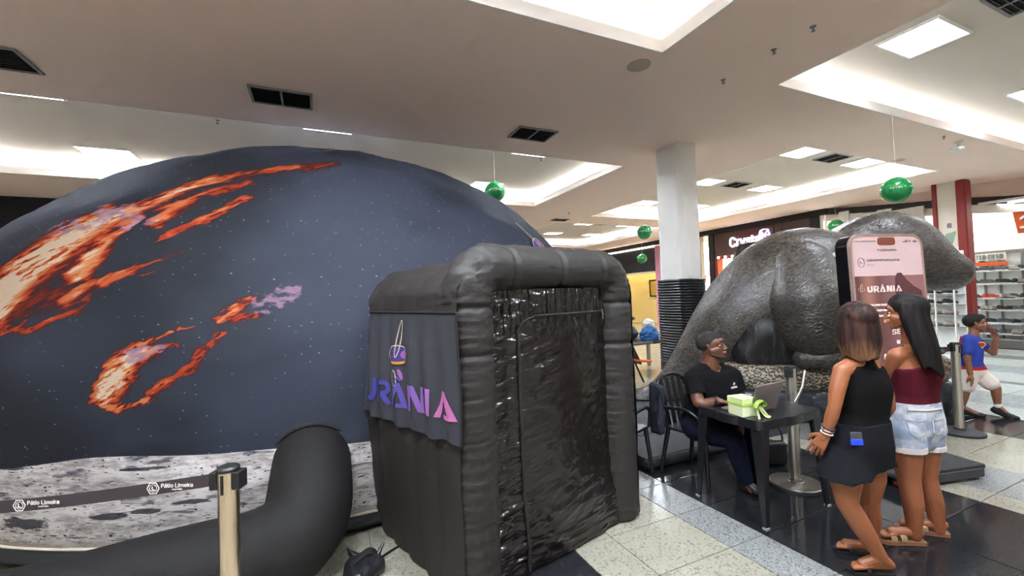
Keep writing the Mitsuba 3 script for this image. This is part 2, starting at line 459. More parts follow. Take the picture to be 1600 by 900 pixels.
# joints and body outlines in metres (x, y, z)
DATA = {
    'w1': {'head': (2.918, 1.477, 1.441), 'neck': (2.94, 1.482, 1.287), 'shL': (2.77, 1.496, 1.18), 'shR': (3.146, 1.469, 1.122), 'chL': (2.831, 1.504, 1.067), 'chR': (3.105, 1.467, 1.041), 'waL': (2.821, 1.513, 0.901), 'waR': (3.094, 1.477, 0.87), 'hiL': (2.781, 1.512, 0.751), 'hiR': (3.076, 1.478, 0.718), 'elL': (2.712, 1.506, 0.971), 'wrL': (2.697, 1.55, 0.803), 'haL': (2.69, 1.576, 0.74), 'elR': (3.229, 1.481, 0.905), 'wrR': (3.354, 1.604, 0.727), 'haR': (3.385, 1.657, 0.674), 'thL': (2.803, 1.516, 0.634), 'thR': (3.019, 1.496, 0.6), 'knL': (2.775, 1.502, 0.411), 'clL': (2.848, 1.461, 0.254), 'anL': (2.93, 1.417, 0.09), 'heL': (2.966, 1.401, 0.044), 'toL': (2.84, 1.482, 0.007), 'knR': (3.03, 1.519, 0.358), 'clR': (3.06, 1.53, 0.206), 'anR': (3.062, 1.555, 0.057), 'heR': (3.076, 1.55, 0.013), 'toR': (2.998, 1.63, 0.005)},
    'w2': {'head': (3.495, 1.488, 1.474), 'neck': (3.537, 1.484, 1.279), 'shL': (3.403, 1.514, 1.204), 'shR': (3.761, 1.461, 1.213), 'chL': (3.455, 1.504, 1.109), 'chR': (3.701, 1.469, 1.102), 'waL': (3.46, 1.517, 0.94), 'waR': (3.669, 1.477, 0.93), 'hiL': (3.444, 1.517, 0.785), 'hiR': (3.686, 1.484, 0.765), 'elL': (3.451, 1.584, 1.047), 'wrL': (3.633, 1.723, 0.961), 'haL': (3.691, 1.774, 0.945), 'elR': (3.867, 1.483, 1.027), 'wrR': (4.069, 1.613, 0.929), 'haR': (4.138, 1.67, 0.921), 'thL': (3.456, 1.514, 0.667), 'thR': (3.664, 1.497, 0.646), 'knL': (3.456, 1.499, 0.409), 'clL': (3.453, 1.482, 0.244), 'anL': (3.456, 1.485, 0.055), 'heL': (3.481, 1.475, -0.003), 'toL': (3.343, 1.57, 0.044), 'knR': (3.66, 1.494, 0.381), 'clR': (3.69, 1.474, 0.202), 'anR': (3.7, 1.462, 0.037), 'heR': (3.729, 1.451, -0.024), 'toR': (3.663, 1.535, 0.003)},
    'boy': {'head': (7.468, 2.485, 1.186), 'neck': (7.435, 2.505, 1.003), 'shR': (7.23, 2.49, 0.932), 'shL': (7.638, 2.524, 0.899), 'elR': (7.176, 2.487, 0.71), 'wrR': (7.178, 2.501, 0.522), 'haR': (7.19, 2.509, 0.441), 'elL': (7.711, 2.452, 0.722), 'wrL': (7.565, 2.424, 0.96), 'haL': (7.518, 2.422, 1.058), 'ch': (7.431, 2.511, 0.828), 'wa': (7.42, 2.52, 0.66), 'hiR': (7.305, 2.509, 0.562), 'hiL': (7.544, 2.532, 0.534), 'knR': (7.229, 2.528, 0.3), 'anR': (7.209, 2.542, 0.089), 'toR': (7.309, 2.498, 0.037), 'knL': (7.636, 2.494, 0.369), 'anL': (7.675, 2.482, 0.133), 'toL': (7.76, 2.446, 0.0)},
    'man': {'head': (3.135, 2.703, 1.199), 'neck': (3.122, 2.736, 1.006), 'shR': (2.896, 2.709, 0.923), 'shL': (3.355, 2.676, 0.9), 'ch': (3.138, 2.735, 0.78), 'chR': (2.956, 2.729, 0.803), 'chL': (3.294, 2.685, 0.781), 'waR': (2.937, 2.764, 0.617), 'waL': (3.255, 2.73, 0.591), 'hiR': (2.971, 2.774, 0.494), 'hiL': (3.219, 2.816, 0.444), 'elR': (2.856, 2.622, 0.751), 'wrR': (2.915, 2.486, 0.71), 'haR': (2.958, 2.444, 0.703), 'elL': (3.367, 2.631, 0.715), 'wrL': (3.247, 2.536, 0.544), 'haL': (3.233, 2.522, 0.485), 'knR': (3.119, 2.51, 0.412), 'anR': (3.184, 2.467, 0.062), 'toR': (3.205, 2.37, 0.039), 'knL': (3.421, 2.615, 0.375), 'anL': (3.456, 2.585, 0.043), 'toL': (3.49, 2.504, 0.022)},
    'dino': (((4.195, 5.105, 0.118), 0.13), ((4.575, 4.875, 0.19), 0.2), ((4.907, 4.604, 0.559), 0.32), ((5.168, 4.365, 0.974), 0.44), ((5.418, 4.132, 1.322), 0.57), ((5.726, 3.931, 1.569), 0.69), ((6.027, 3.735, 1.733), 0.75), ((6.501, 3.682, 1.758), 0.66), ((6.962, 3.633, 1.934), 0.56), ((7.262, 3.435, 2.175), 0.5), ((7.316, 3.243, 2.253), 0.43), ((7.526, 3.043, 2.019), 0.38), ((7.647, 2.882, 1.856), 0.3), ((7.713, 2.798, 1.815), 0.255)),
    'leg': (((5.616, 3.423, 1.905), 0.36), ((5.524, 3.31, 1.5), 0.44), ((5.536, 3.257, 1.201), 0.41), ((5.679, 3.139, 1.105), 0.26)),
    'foot': (((5.483, 3.342, 0.948), 0.15), ((5.552, 3.144, 0.998), 0.18), ((5.752, 2.944, 0.961), 0.17)),
    'toe': (((5.361, 3.291, 0.807), 0.12), ((5.494, 3.12, 0.814), 0.12), ((5.658, 2.936, 0.805), 0.11)),
    'arm': (((6.215, 3.311, 2.062), 0.16), ((6.248, 3.192, 1.803), 0.12)),
    'fin': (((6.473, 4.95, 2.168), 0.1), ((6.363, 4.777, 2.298), 0.12), ((6.534, 4.477, 2.347), 0.1), ((6.714, 4.843, 2.008), 0.3), ((6.19, 4.754, 1.952), 0.08)),
    'tags': ((5.447, 3.551, 2.08), (6.178, 3.327, 2.08)),
    'meteor': ((-37.79, 15.73, -35.85, 21.74, 3.43, 3.8, 1.0), (-35.85, 21.74, -33.12, 27.25, 4.37, 3.75, 1.0), (-33.12, 27.25, -29.35, 31.2, 4.44, 3.08, 0.85), (-29.35, 31.2, -25.95, 33.79, 3.52, 1.83, 0.75), (-25.95, 33.79, -22.39, 38.28, 2.01, 1.55, 0.72), (-22.39, 38.28, -18.19, 41.91, 1.89, 1.7, 0.66), (-18.19, 41.91, -8.38, 45.55, 1.81, 1.81, 0.56), (-6.29, 45.24, -1.39, 47.36, 2.2, 1.92, 0.34), (-28.67, 20.82, -27.49, 26.49, 1.67, 1.48, 0.75), (-27.49, 26.49, -25.97, 30.69, 1.52, 1.05, 0.62), (-22.72, 28.97, -21.84, 32.53, 1.13, 1.76, 0.62), (-21.84, 32.53, -20.16, 35.55, 1.88, 1.3, 0.62), (-20.51, 26.48, -18.55, 29.06, 0.69, 0.58, 0.45), (-17.72, 29.3, -15.89, 31.68, 0.89, 1.15, 0.58), (-15.89, 31.68, -13.28, 35.03, 0.98, 0.56, 0.55), (-18.72, 36.36, -14.69, 39.14, 1.54, 1.37, 0.48), (-35.58, 13.06, -31.04, 13.6, 0.85, 0.77, 0.55), (-31.04, 13.6, -27.41, 15.49, 0.76, 0.68, 0.5), (-27.41, 15.49, -26.68, 17.47, 0.7, 0.61, 0.4), (-34.5, 16.31, -29.57, 17.61, 2.7, 1.98, 0.36), (-29.02, 17.14, -26.07, 19.73, 1.35, 0.99, 0.62), (-26.07, 19.73, -22.81, 21.3, 0.95, 0.57, 0.58), (-22.81, 21.3, -19.16, 23.9, 0.49, 0.49, 0.52), (-21.84, 20.29, -20.36, 20.9, 0.29, 0.29, 0.42)),
    'small_meteor': ((-22.94, 4.88, -22.67, 7.21, 0.55, 0.55, 0.6), (-22.67, 7.21, -21.49, 9.52, 0.55, 0.55, 0.55), (-21.49, 9.52, -19.91, 10.79, 0.48, 0.48, 0.5), (-22.72, 4.17, -20.97, 3.04, 0.62, 0.55, 0.66), (-20.97, 3.04, -18.24, 3.94, 0.47, 0.47, 0.56), (-22.17, 4.6, -21.49, 6.91, 1.02, 1.33, 1.0), (-21.49, 6.91, -20.28, 9.05, 1.34, 1.18, 0.92), (-20.28, 9.05, -18.11, 10.04, 1.2, 0.8, 0.72), (-18.11, 10.04, -16.46, 10.58, 0.57, 0.33, 0.5), (-19.33, 10.76, -16.93, 12.26, 0.57, 0.41, 0.52), (-16.09, 12.46, -14.99, 12.9, 0.25, 0.25, 0.45), (-21.42, 4.4, -20.06, 6.82, 0.7, 0.7, 0.6), (-18.27, 4.72, -16.43, 6.39, 0.47, 0.55, 0.52), (-16.43, 6.39, -14.85, 7.62, 0.48, 0.64, 0.52), (-14.85, 7.62, -13.89, 9.99, 0.57, 0.48, 0.52), (-13.89, 9.99, -12.32, 11.79, 0.41, 0.33, 0.48), (-12.75, 13.7, -11.69, 14.96, 0.61, 0.87, 0.6), (-11.69, 14.96, -10.03, 16.69, 0.8, 0.45, 0.6), (-11.9, 13.91, -9.57, 14.21, 0.7, 0.53, 0.42)),
    'meteor_rock': ((-35.44, 30.18, -28.95, 31.99, 3.39, 2.83, 1.0), (-26.43, 29.17, -24.35, 29.94, 2.05, 1.54, 1.0), (-20.62, 9.55, -17.85, 10.26, 1.13, 0.8, 1.0)),
    'smoke_puff': ((-9.33, 15.28, -7.29, 17.03, 0.91, 1.63, 1.0), (-7.29, 17.03, -6.2, 18.24, 1.7, 0.76, 1.0)),
}

# ------------------------------------------------------------------ inflatable planetarium dome
DC, DA, DB = V(.25, 7.18, .9), 3.93, 2.9


def dome(az, el, off=0.0):
    """point of the dome's skin; az in degrees from the side that faces the viewer, el in degrees on the ellipse"""
    a, e = np.radians(az), np.radians(el)
    c = np.cos(e)
    return np.stack([DC[0] + (DA + off) * c * np.sin(a), DC[1] - (DA + off) * c * np.cos(a), DC[2] + (DB + off) * np.sin(e)], -1)


def strokes(u, v, segs):
    """the strongest of a set of tapering strokes printed on the dome (degrees): (u0, v0, u1, v1, w0, w1, heat)"""
    best = mi.Float(0)
    for u0, v0, u1, v1, w0, w1, h in segs:
        k = .86
        dx, dy = (u1 - u0) * k, v1 - v0
        x, y = (u - u0) * k, v - v0
        t = dr.clip((x * dx + y * dy) / (dx * dx + dy * dy + 1e-6), 0, 1)
        d = dr.sqrt(dr.square(x - t * dx) + dr.square(y - t * dy)) / (w0 + (w1 - w0) * t)
        best = dr.maximum(best, h * smoothstep(1.3, .25, d))
    return best


def flames(u, v, segs, s):
    """heat of a printed meteor: strokes frayed by noise that is drawn out along the tail"""
    a, b = u * .72 + v * .62, -u * .62 + v * .78
    n1 = fbm(a * .42 * s, b * 1.15 * s, 3., 4)
    n2 = fbm(a * 1.0 * s + 5, b * 2.5 * s, 7., 3)
    du, dv = (n1 - .5) * 2.6 / s, (fbm(a * .5 * s + 20, b * 1.4 * s, 9., 3) - .5) * 2.0 / s
    h = strokes(u + du, v + dv, segs)
    fray = smoothstep(.34, .66, n1 * .55 + n2 * .45 + .10)
    hot = smoothstep(.52, .74, fbm(a * .5 * s + 11, b * 1.5 * s, 5., 4))
    return dr.clip(h * (.46 + .62 * fray + .34 * hot) - .08 * (1 - fray), 0, 1.2)


def fire(h):
    c = mix((.020, .020, .024), L(104, 30, 20), smoothstep(.08, .30, h))
    c = mix(c, L(196, 66, 34), smoothstep(.30, .54, h))
    c = mix(c, L(240, 150, 92), smoothstep(.52, .78, h))
    return mix(c, L(255, 226, 194), smoothstep(.76, 1.0, h))


def dome_print(p, n, uv):
    u, v = uv.x, uv.y
    cloud = fbm(u * .05 + 3, v * .05, 2., 3)
    weave = noise(u * 40, v * 40, 1.)
    sky = mix(L(25, 28, 34), L(42, 46, 57), smoothstep(.3, .75, cloud)) * (.93 + .14 * weave)
    col = sky
    for cell, size, thr in ((1.0, .085, .86), (2.4, .12, .90), (5.5, .16, .86)):
        cx, cy = dr.floor(u / cell), dr.floor(v / cell)
        r1, r2, r3 = cell_rand(cx, cy, 11), cell_rand(cx, cy, 23), cell_rand(cx, cy, 31)
        d = dr.sqrt(dr.square(u - (cx + .2 + .6 * r1) * cell) + dr.square(v - (cy + .2 + .6 * r2) * cell))
        star = smoothstep(size, size * .3, d) * dr.select(r3 > thr, 1.0, 0.0)
        col = mix(col, L(140, 147, 160), star * .75 * (.4 + .6 * r1))
    h = dr.maximum(flames(u, v, DATA['meteor'], 1.0), flames(u, v, DATA['small_meteor'], 1.9))
    col = mix(col, fire(h) * .36, smoothstep(.06, .26, h))
    rk = strokes(u + (cloud - .5) * 3, v + (fbm(u * .9, v * .9, 2., 3) - .5) * 2, DATA['meteor_rock'])
    tint = mix(L(110, 84, 118), L(226, 186, 198), fbm(u * .8, v * 1.6, 4., 4))
    col = mix(col, tint * .38, smoothstep(.35, .9, rk) * .8 * smoothstep(.15, .4, h) * smoothstep(.42, .58, fbm(u * .9 + 3, v * 1.7, 6., 4)))
    pf = strokes(u + (fbm(u * 1.6, v * 1.6, 2., 3) - .5) * 2.2, v + (fbm(u * 1.6, v * 1.6, 12., 3) - .5) * 2.2, DATA['smoke_puff'])
    col = mix(col, L(106, 83, 100), smoothstep(.2, .9, pf) * smoothstep(.36, .66, fbm(u * 1.5, v * 1.7, 8., 4)) * .95)
    # printed ground of the moon, below a wavy horizon
    edge = -3.7 + .9 * (noise(u * .09, 4., 0.) - .5) * 2 - .55 * smoothstep(-8., 4., u) - .5 * smoothstep(-12., -24., u) * 0
    moon = smoothstep(edge + .05, edge - .05, v)
    f1, f2 = fbm(u * .35, v * .8, 1., 4), fbm(u * 1.6, v * 4.5, 3., 4)
    mcol = mix(L(160, 152, 150), L(234, 228, 226), smoothstep(.25, .75, f1 * .6 + f2 * .5))
    mcol = mix(mcol, L(74, 74, 96), smoothstep(.66, .80, fbm(u * .45 + 9, v * 1.3, 6., 3)) * .8)
    mcol = mix(mcol, L(52, 48, 56), smoothstep(.68, .8, fbm(u * 2.2, v * 6.0, 2., 3)))
    for cu, cv, ru, rv in ((-31.4, -11.7, 2.9, 1.0), (-22.9, -10.8, 2.0, .55), (-19.5, -10.4, 1.6, .4), (-15.5, -9.6, 2.2, .35), (-31.9, -3.9, 2.6, .4), (-18.6, -4.6, 2.4, .25)):
        d = dr.sqrt(dr.square((u - cu) / ru) + dr.square((v - cv) / rv)) + .9 * (fbm(u * 1.2, v * 2.4, 3., 3) - .5)
        mcol = mix(mcol, L(44, 42, 56), smoothstep(1.0, .7, d) * .9)
    mcol = mix(mcol, L(200, 186, 176), smoothstep(-14.6, -15.1, v) * .6)
    return mix(col, mcol * .72, moon)


def cloth_bump(p, n, uv):
    u, v = uv.x, uv.y
    seam = smoothstep(.25, .0, dr.abs(u / 15 - dr.floor(u / 15) - .5) * 15.)
    return .006 * fbm(u * .30, v * .18, 1., 3) - .0012 * seam


tex('m_dome', dome_print, .8, cloth_bump, 1.0, 2e-3, specular=.2)
DM = thing('planetarium_dome', 'huge dark inflatable dome printed with flaming meteors above a grey moon landscape', 'inflatable dome')
EB = math.degrees(math.asin((.115 - .9) / DB))
U, Vv = np.linspace(-180, 180, 241), EB + (90 - EB) * np.linspace(0, 1, 110)


def dome_skin(u, v):
    p = dome(u, v)
    w = meshkit.fbm(np.stack([u * .11, v * .12, u * 0], -1), 3) - .5
    k = np.clip((np.minimum(80 - v, v - EB - 2)) / 6, 0, 1)
    return p + (w * .07 * k)[..., None] * np.stack([np.sin(np.radians(u)), -np.cos(np.radians(u)), 0 * u + .4], -1)


m, uv = grid(dome_skin, U, Vv)
obj('cover', m, 'm_dome', DM, True, 'printed fabric cover with meteors, stars and moon ground', uv=uv)
R0 = DA * math.cos(math.radians(EB))
m, _ = grid(lambda u, v: np.stack([DC[0] + (R0 - .02 + .10 * np.sin(np.pi * v)) * np.sin(np.radians(u)), DC[1] - (R0 - .02 + .10 * np.sin(np.pi * v)) * np.cos(np.radians(u)), .002 + .116 * v], -1), np.linspace(-180, 180, 181), np.linspace(0, 1, 6))
obj('base_ring', m, 'm_matte_black', DM, True, 'black fabric skirt at the foot of the dome')
obj('hem', tube(dome(np.linspace(-180, 180, 181)[:-1], np.full(180, EB), .004), .011, 6, closed=True), 'm_cream', DM, True, 'pale stitched hem under the moon print')


def decal(poly, fn, h, mat, parent, name, label=None, edge=.02):
    """a flat print laid on a surface: the polygon's plane coordinates go through fn(x, y, off) -> points"""
    ms = []
    for g in getattr(poly, 'geoms', [poly]):
        if g.area < 1e-8:
            continue
        v, f = trimesh.creation.triangulate_polygon(g.segmentize(edge), engine='earcut')
        v, f = trimesh.remesh.subdivide_to_size(np.c_[v, 0 * v[:, 0]], f, edge * 1.5)
        ms.append(trimesh.Trimesh(fn(v[:, 0], v[:, 1], h), f, process=False))
    return obj(name, cat_(ms), mat, parent, label=label)


def ring(cx, cy, a, b, w, rot=0.0):
    e = affinity.scale(Point(0, 0).buffer(1, 32), a, b)
    i = affinity.scale(Point(0, 0).buffer(1, 32), a - w, b - w)
    return affinity.translate(affinity.rotate(e.difference(i), rot, origin=(0, 0)), cx, cy)


def disc(cx, cy, a, b, rot=0.0):
    return affinity.translate(affinity.rotate(affinity.scale(Point(0, 0).buffer(1, 32), a, b), rot, origin=(0, 0)), cx, cy)


def emblem(fn, h, parent):
    """a ringed planet pierced by a slim loop, a small crescent loop below"""
    needle = ring(.02, .20, .035, .24, .014, -8)
    planet = disc(0, 0, .15, .10)
    orbit = ring(0, .0, .19, .12, .014)
    low = affinity.translate(disc(0, 0, .19, .12).difference(disc(0, .03, .20, .115)), 0, 0)
    decal(planet, fn, h, 'm_violet', parent, 'emblem_planet', 'violet planet of the emblem')
    decal(disc(.10, .01, .06, .05, 30), fn, h * 1.3, 'm_lilac', parent, 'emblem_glow', 'pink patch of the emblem')
    decal(orbit, fn, h * 1.6, 'm_ivory', parent, 'emblem_orbit', 'pale ring of the emblem')
    decal(low, fn, h * 1.9, 'm_gold', parent, 'emblem_arc', 'golden arc of the emblem')
    decal(needle, fn, h * 2.2, 'm_ivory', parent, 'emblem_needle', 'pale slim loop of the emblem')
    decal(ring(-.03, -.30, .04, .11, .013, 6).union(ring(-.03, -.30, .04, .11, .013, 6)), fn, h, 'm_ivory', parent, 'emblem_loop')
    decal(disc(.05, -.24, .022, .07, 22), fn, h, 'm_lilac', parent, 'emblem_petal')


def on_dome(x, y, h):
    c, s = math.cos(.55), math.sin(.55)
    x, y = .9 * (x * c - y * s) * -1 * -1, .9 * (x * s + y * c)
    az, el = 37.2 + np.degrees(x / (DA * math.cos(math.radians(30)))), 27.8 + np.degrees(y / 3.4)
    return dome(az, el, h + .02)


emblem(on_dome, .006, DM)

# ------------------------------------------------------------------ black air duct that leaves the dome beside the entrance
bumped('m_duct', (20, 19, 19), .75, lambda p, n, uv: .004 * fbm(p.x * 9, p.y * 9, p.z * 7, 3), 1.0, specular=.25)
DU = thing('air_duct', 'thick black fabric air duct bending from the dome down to the floor', 'air duct')
pth = [(-.045, 3.75, .68), (-.05, 3.36, .61), (-.06, 3.10, .49), (-.11, 2.94, .34), (-.25, 2.86, .27), (-.55, 2.82, .26), (-1.0, 2.76, .26), (-1.6, 2.72, .26), (-2.4, 2.66, .26)]
rr = [.245, .245, .25, .255, .255, .25, .25, .25, .25]
m = tube(pth, rr, 40, 90)
v = np.array(m.vertices)
w = meshkit.fbm(v * 5, 3) - .5
m.vertices = v + w[:, None] * .02 * unit(V(.2, -1, .6))
m.vertices[:, 2] = np.maximum(m.vertices[:, 2], .004)
obj('sleeve', m, 'm_duct', DU, True)
cen, rad = V(-.045, 3.285, .62), .262
ang = np.linspace(0, 2 * np.pi, 49)[:-1]
nrm_ = unit(V(-.05, -.95, -.27))
sid_ = unit(np.cross(nrm_, [0, 0, 1]))
obj('collar', tube(V(-.05, 3.34, .603) + .258 * (np.cos(ang)[:, None] * sid_ + np.sin(ang)[:, None] * np.cross(sid_, nrm_)), .018, 10, closed=True), 'm_matte_black', DU, True, 'black gathered rim where the duct leaves the dome')

# ------------------------------------------------------------------ inflatable entrance tunnel in front of the dome
ORG, AX, RX = V(1.45, 2.40), unit(V(-.243, .97)), unit(V(.97, .243))


def tl(x, y, z):
    """tunnel frame (x across, y towards the dome, z up) to the world"""
    x, y, z = np.broadcast_arrays(x, y, z)
    return np.stack([ORG[0] + x * RX[0] + y * AX[0], ORG[1] + x * RX[1] + y * AX[1], z + 0.0], -1)


def tl_mesh(m):
    m = m.copy()
    m.vertices = tl(*np.array(m.vertices).T)
    return m


def wrinkle(p, n, uv):
    s = fbm(p.x * 5 + p.y * 5, p.z * 34, 1., 3) * .5 + fbm(p.x * 14, p.y * 14, p.z * 16, 3) * .5
    return .012 * s


bumped('m_nylon', (33, 30, 28), .62, wrinkle, 1.0, specular=.4)
TU = thing('entrance_tunnel', 'black inflatable entrance tunnel with a shiny door curtain, in front of the dome', 'inflatable tunnel')
# outline of the arch (x, z) from the left foot over the top to the right foot
def arch(hw, top, r):
    pts = [(-hw, .0)] + [(-hw, z) for z in np.linspace(.1, top - r, 16)]
    pts += [(-hw + r - r * math.cos(a), top - r + r * math.sin(a)) for a in np.linspace(.12, math.pi / 2, 9)]
    pts += [(x, top) for x in np.linspace(-hw + r, hw - r, 14)[1:-1]]
    pts += [(hw - r + r * math.sin(a), top - r + r * math.cos(a)) for a in np.linspace(0, math.pi / 2 - .12, 9)]
    pts += [(hw, z) for z in np.linspace(top - r, .1, 16)] + [(hw, .0)]
    return np.array(pts)


HW, TOP = .65, 1.85      # centre line of the front roll
A0 = arch(HW, TOP, .17)
q = np.c_[A0[:, 0], np.full(len(A0), .13), A0[:, 1]]
q = spline(q, 420)
seg = np.r_[0, np.cumsum(np.linalg.norm(np.diff(q, axis=0), axis=1))]
rad = np.full(len(q), .15)
for d0 in (.0, 1.35, 1.62, 2.05, 2.45, 2.85, 3.25, 3.55, seg[-1] - .0):      # pinched seams of the roll
    rad -= .018 * np.exp(-((seg - d0) / .018) ** 2)
m = tube(q, rad, 48)
v = np.array(m.vertices)
n0 = meshkit.fbm(v * V(14, 14, 5), 3) - .5
n1 = meshkit.noise(v * V(30, 30, 30) + 7) - .5
ctr = V(0, .13, 1.0)
dirs = v - ctr
dirs /= np.linalg.norm(dirs, axis=1, keepdims=True)
cornerw = np.exp(-(((np.abs(v[:, 0]) - .62) / .22) ** 2 + ((v[:, 2] - 1.8) / .22) ** 2))
n2 = meshkit.noise(np.c_[v[:, 0] * 6 + v[:, 1] * 9, v[:, 1] * 5, v[:, 2] * 42]) - .5      # creases across the upright legs
n3 = meshkit.noise(np.c_[v[:, 0] * 30, v[:, 1] * 8, v[:, 2] * 9]) - .5
upright_ = np.clip((1.7 - v[:, 2]) / .2, 0, 1)
m.vertices = v + dirs * (.016 * n0 + .05 * cornerw * n1 + .014 * n2 * upright_ + .010 * n3 * (1 - upright_))[:, None]
m.vertices[:, 2] = np.maximum(m.vertices[:, 2], .003)
obj('front_roll', tl_mesh(m), 'm_nylon', TU, True, 'thick padded roll framing the doorway')


def bulge(y, z):
    """how far the side walls swell outwards"""
    return .035 + .10 * np.sin(np.pi * np.clip(z / 1.85, 0, 1)) * np.clip(y / .9, 0, 1) ** .8


def walls(u, y):
    """u runs along the arch 0..1, y towards the dome; ribs bulge outwards"""
    A = arch(.755, 1.93, .30)
    d = np.r_[0, np.cumsum(np.linalg.norm(np.diff(A, axis=0), axis=1))]
    x, z = np.interp(u * d[-1], d, A[:, 0]), np.interp(u * d[-1], d, A[:, 1])
    rib = np.abs(np.sin(np.pi * (y - .02) / .235))
    sidew = np.clip((np.abs(x) - .3) / .3, 0, 1)
    out = .022 * (rib ** .6 - .8) + bulge(y, z) * sidew + .02 * (1 - sidew)
    nx, nz = np.clip(x / .755, -1, 1), np.clip((z - 1.63) / .30, 0, 1)
    nn = np.sqrt(nx * nx * (1 - nz * .5) + nz * nz) + 1e-6
    nx = np.where(nz > .98, nx * .2, nx)
    wob = .03 * (meshkit.fbm(np.stack([x * 5, y * 4, z * 3], -1), 3) - .5) + .03 * (meshkit.noise(np.stack([x * 14, y * 5, z * 14], -1)) - .5) * np.clip((z - 1.5) / .3, 0, 1)
    sag = -.03 * np.clip((y - .3), 0, 2)
    return tl(x + (out + wob) * nx / nn, y, np.maximum(z + (out * .4 + wob) * nz / nn + sag * nz, .003))


m, _ = grid(walls, np.linspace(0, 1, 190), np.linspace(.03, 1.62, 110))
obj('side_wall', m, 'm_nylon', TU, True, 'ribbed inflated side and roof of the tunnel')
# glossy door curtain
def crinkle(p, n, uv):
    x, z = uv.x, uv.y
    edge = smoothstep(.42, .0, x) + smoothstep(1.42, 1.75, z) * .9
    fold = fbm(x * 6., z * 26. + x * 4, 2., 3)
    fine = fbm(x * 26., z * 30., 5., 4)
    vert = fbm(x * 34., z * 5., 8., 3) * smoothstep(1.46, 1.62, z)
    return .020 * fold * edge + .005 * fine + .018 * vert


bumped('m_vinyl', (17, 13, 13), .20, crinkle, 1.0, 3e-3, specular=.5, clearcoat=.35, clearcoat_gloss=.85)


def door(x, z):
    X = -.53 + x
    bul = .07 * np.sin(np.pi * np.clip((x - .12) / .92, 0, 1)) * np.clip(z / .3, .2, 1) + .05 * np.exp(-(z / .35) ** 2)
    hem = np.exp(-(x / .2) ** 2) + .55 * np.exp(-((x - .30) / .10) ** 2) + .35 * np.exp(-((x - .45) / .12) ** 2)
    wx = x + .02 * meshkit.noise(np.stack([x * 20, z * 20, 0 * x], -1))
    fold = meshkit.fbm(np.stack([wx * 5, z * 24 - x * 6, 0 * x + 2], -1), 3) - .5           # short level creases along the zip
    crush = meshkit.fbm(np.stack([x * 12, z * 13, 0 * x + 5], -1), 4) - .5
    drape = (meshkit.fbm(np.stack([x * 30, z * 5, 0 * x + 8], -1), 3) - .5) * np.clip((z - 1.40) / .12, 0, 1)
    foot = (meshkit.fbm(np.stack([x * 7, z * 28, 0 * x + 3], -1), 3) - .5) * np.exp(-(z / .3) ** 2)
    return tl(X, .085 - bul + .035 * fold * hem + .016 * crush + .05 * drape + .04 * foot, z)


m, uv = grid(door, np.linspace(.0, 1.06, 150), np.linspace(.012, 1.72, 330))
obj('door_curtain', m, 'm_vinyl', TU, True, 'shiny crinkled black door curtain', uv=uv)
zx = np.r_[np.full(30, .20), .20 + .10 * (1 - np.cos(np.linspace(0, np.pi / 2, 10))), np.linspace(.31, .98, 20)]
zz = np.r_[np.linspace(.03, 1.42, 30), 1.42 + .12 * np.sin(np.linspace(0, np.pi / 2, 10)), np.full(20, 1.55)]
obj('zipper', tube(door(zx, zz) - np.r_[AX, 0] * .008, .010, 6), 'm_matte_black', TU, True, 'dark zip around the door flap')
obj('zipper_pull', tube(door(V(.985, .99, .99), V(1.56, 1.53, 1.49)) - np.r_[AX, 0] * .02, .006, 6), 'm_steel_dull', TU, True)
# black insert behind the door, and the banner hung on the left wall
obj('threshold', tl_mesh(bx(-.5, .5, .06, .24, .001, .02)), 'm_matte_black', TU)


def side(y, z, off):
    """left wall's outer face: y towards the dome"""
    y, z = np.asarray(y, float), np.asarray(z, float)
    f = .012 * np.sin(y * 34 + 1.5 * np.sin(z * 3)) * np.clip((1.72 - z) / .4, .1, 1) + .010 * (meshkit.fbm(np.stack([y * 9, z * 3, 0 * y], -1), 3) - .5)
    x = -.755 - .020 - bulge(y, z) - off - f
    return tl(x, y, z)


bumped('m_banner', (42, 43, 50), .85, lambda p, n, uv: .003 * fbm(p.x * 30 + p.y * 30, p.z * 4, 1., 3), 1.0)
BN = thing('side_banner', 'dark cloth banner with planet emblem and violet lettering hung on the tunnel side', 'banner')
YB0, YB1, ZB0, ZB1 = -.03, 1.10, .90, 1.60
m, _ = grid(lambda y, z: side(y, z + .008 * np.sin(y * 19) * (z < ZB0 + .01), .006), np.linspace(YB1, YB0, 90), np.linspace(ZB0, ZB1, 70))
obj('cloth', m, 'm_banner', BN, True)
obj('top_seam', tube(side(np.linspace(YB0, YB1, 50), np.full(50, ZB1), .01), .006, 6), 'm_matte_black', BN, True)
obj('side_seam', tube(side(np.full(40, YB0), np.linspace(ZB0, ZB1, 40), .01), .006, 6), 'm_matte_black', BN, True)


def stroke(pts, w):
    return LineString(pts).buffer(w / 2, cap_style=2, join_style=2)


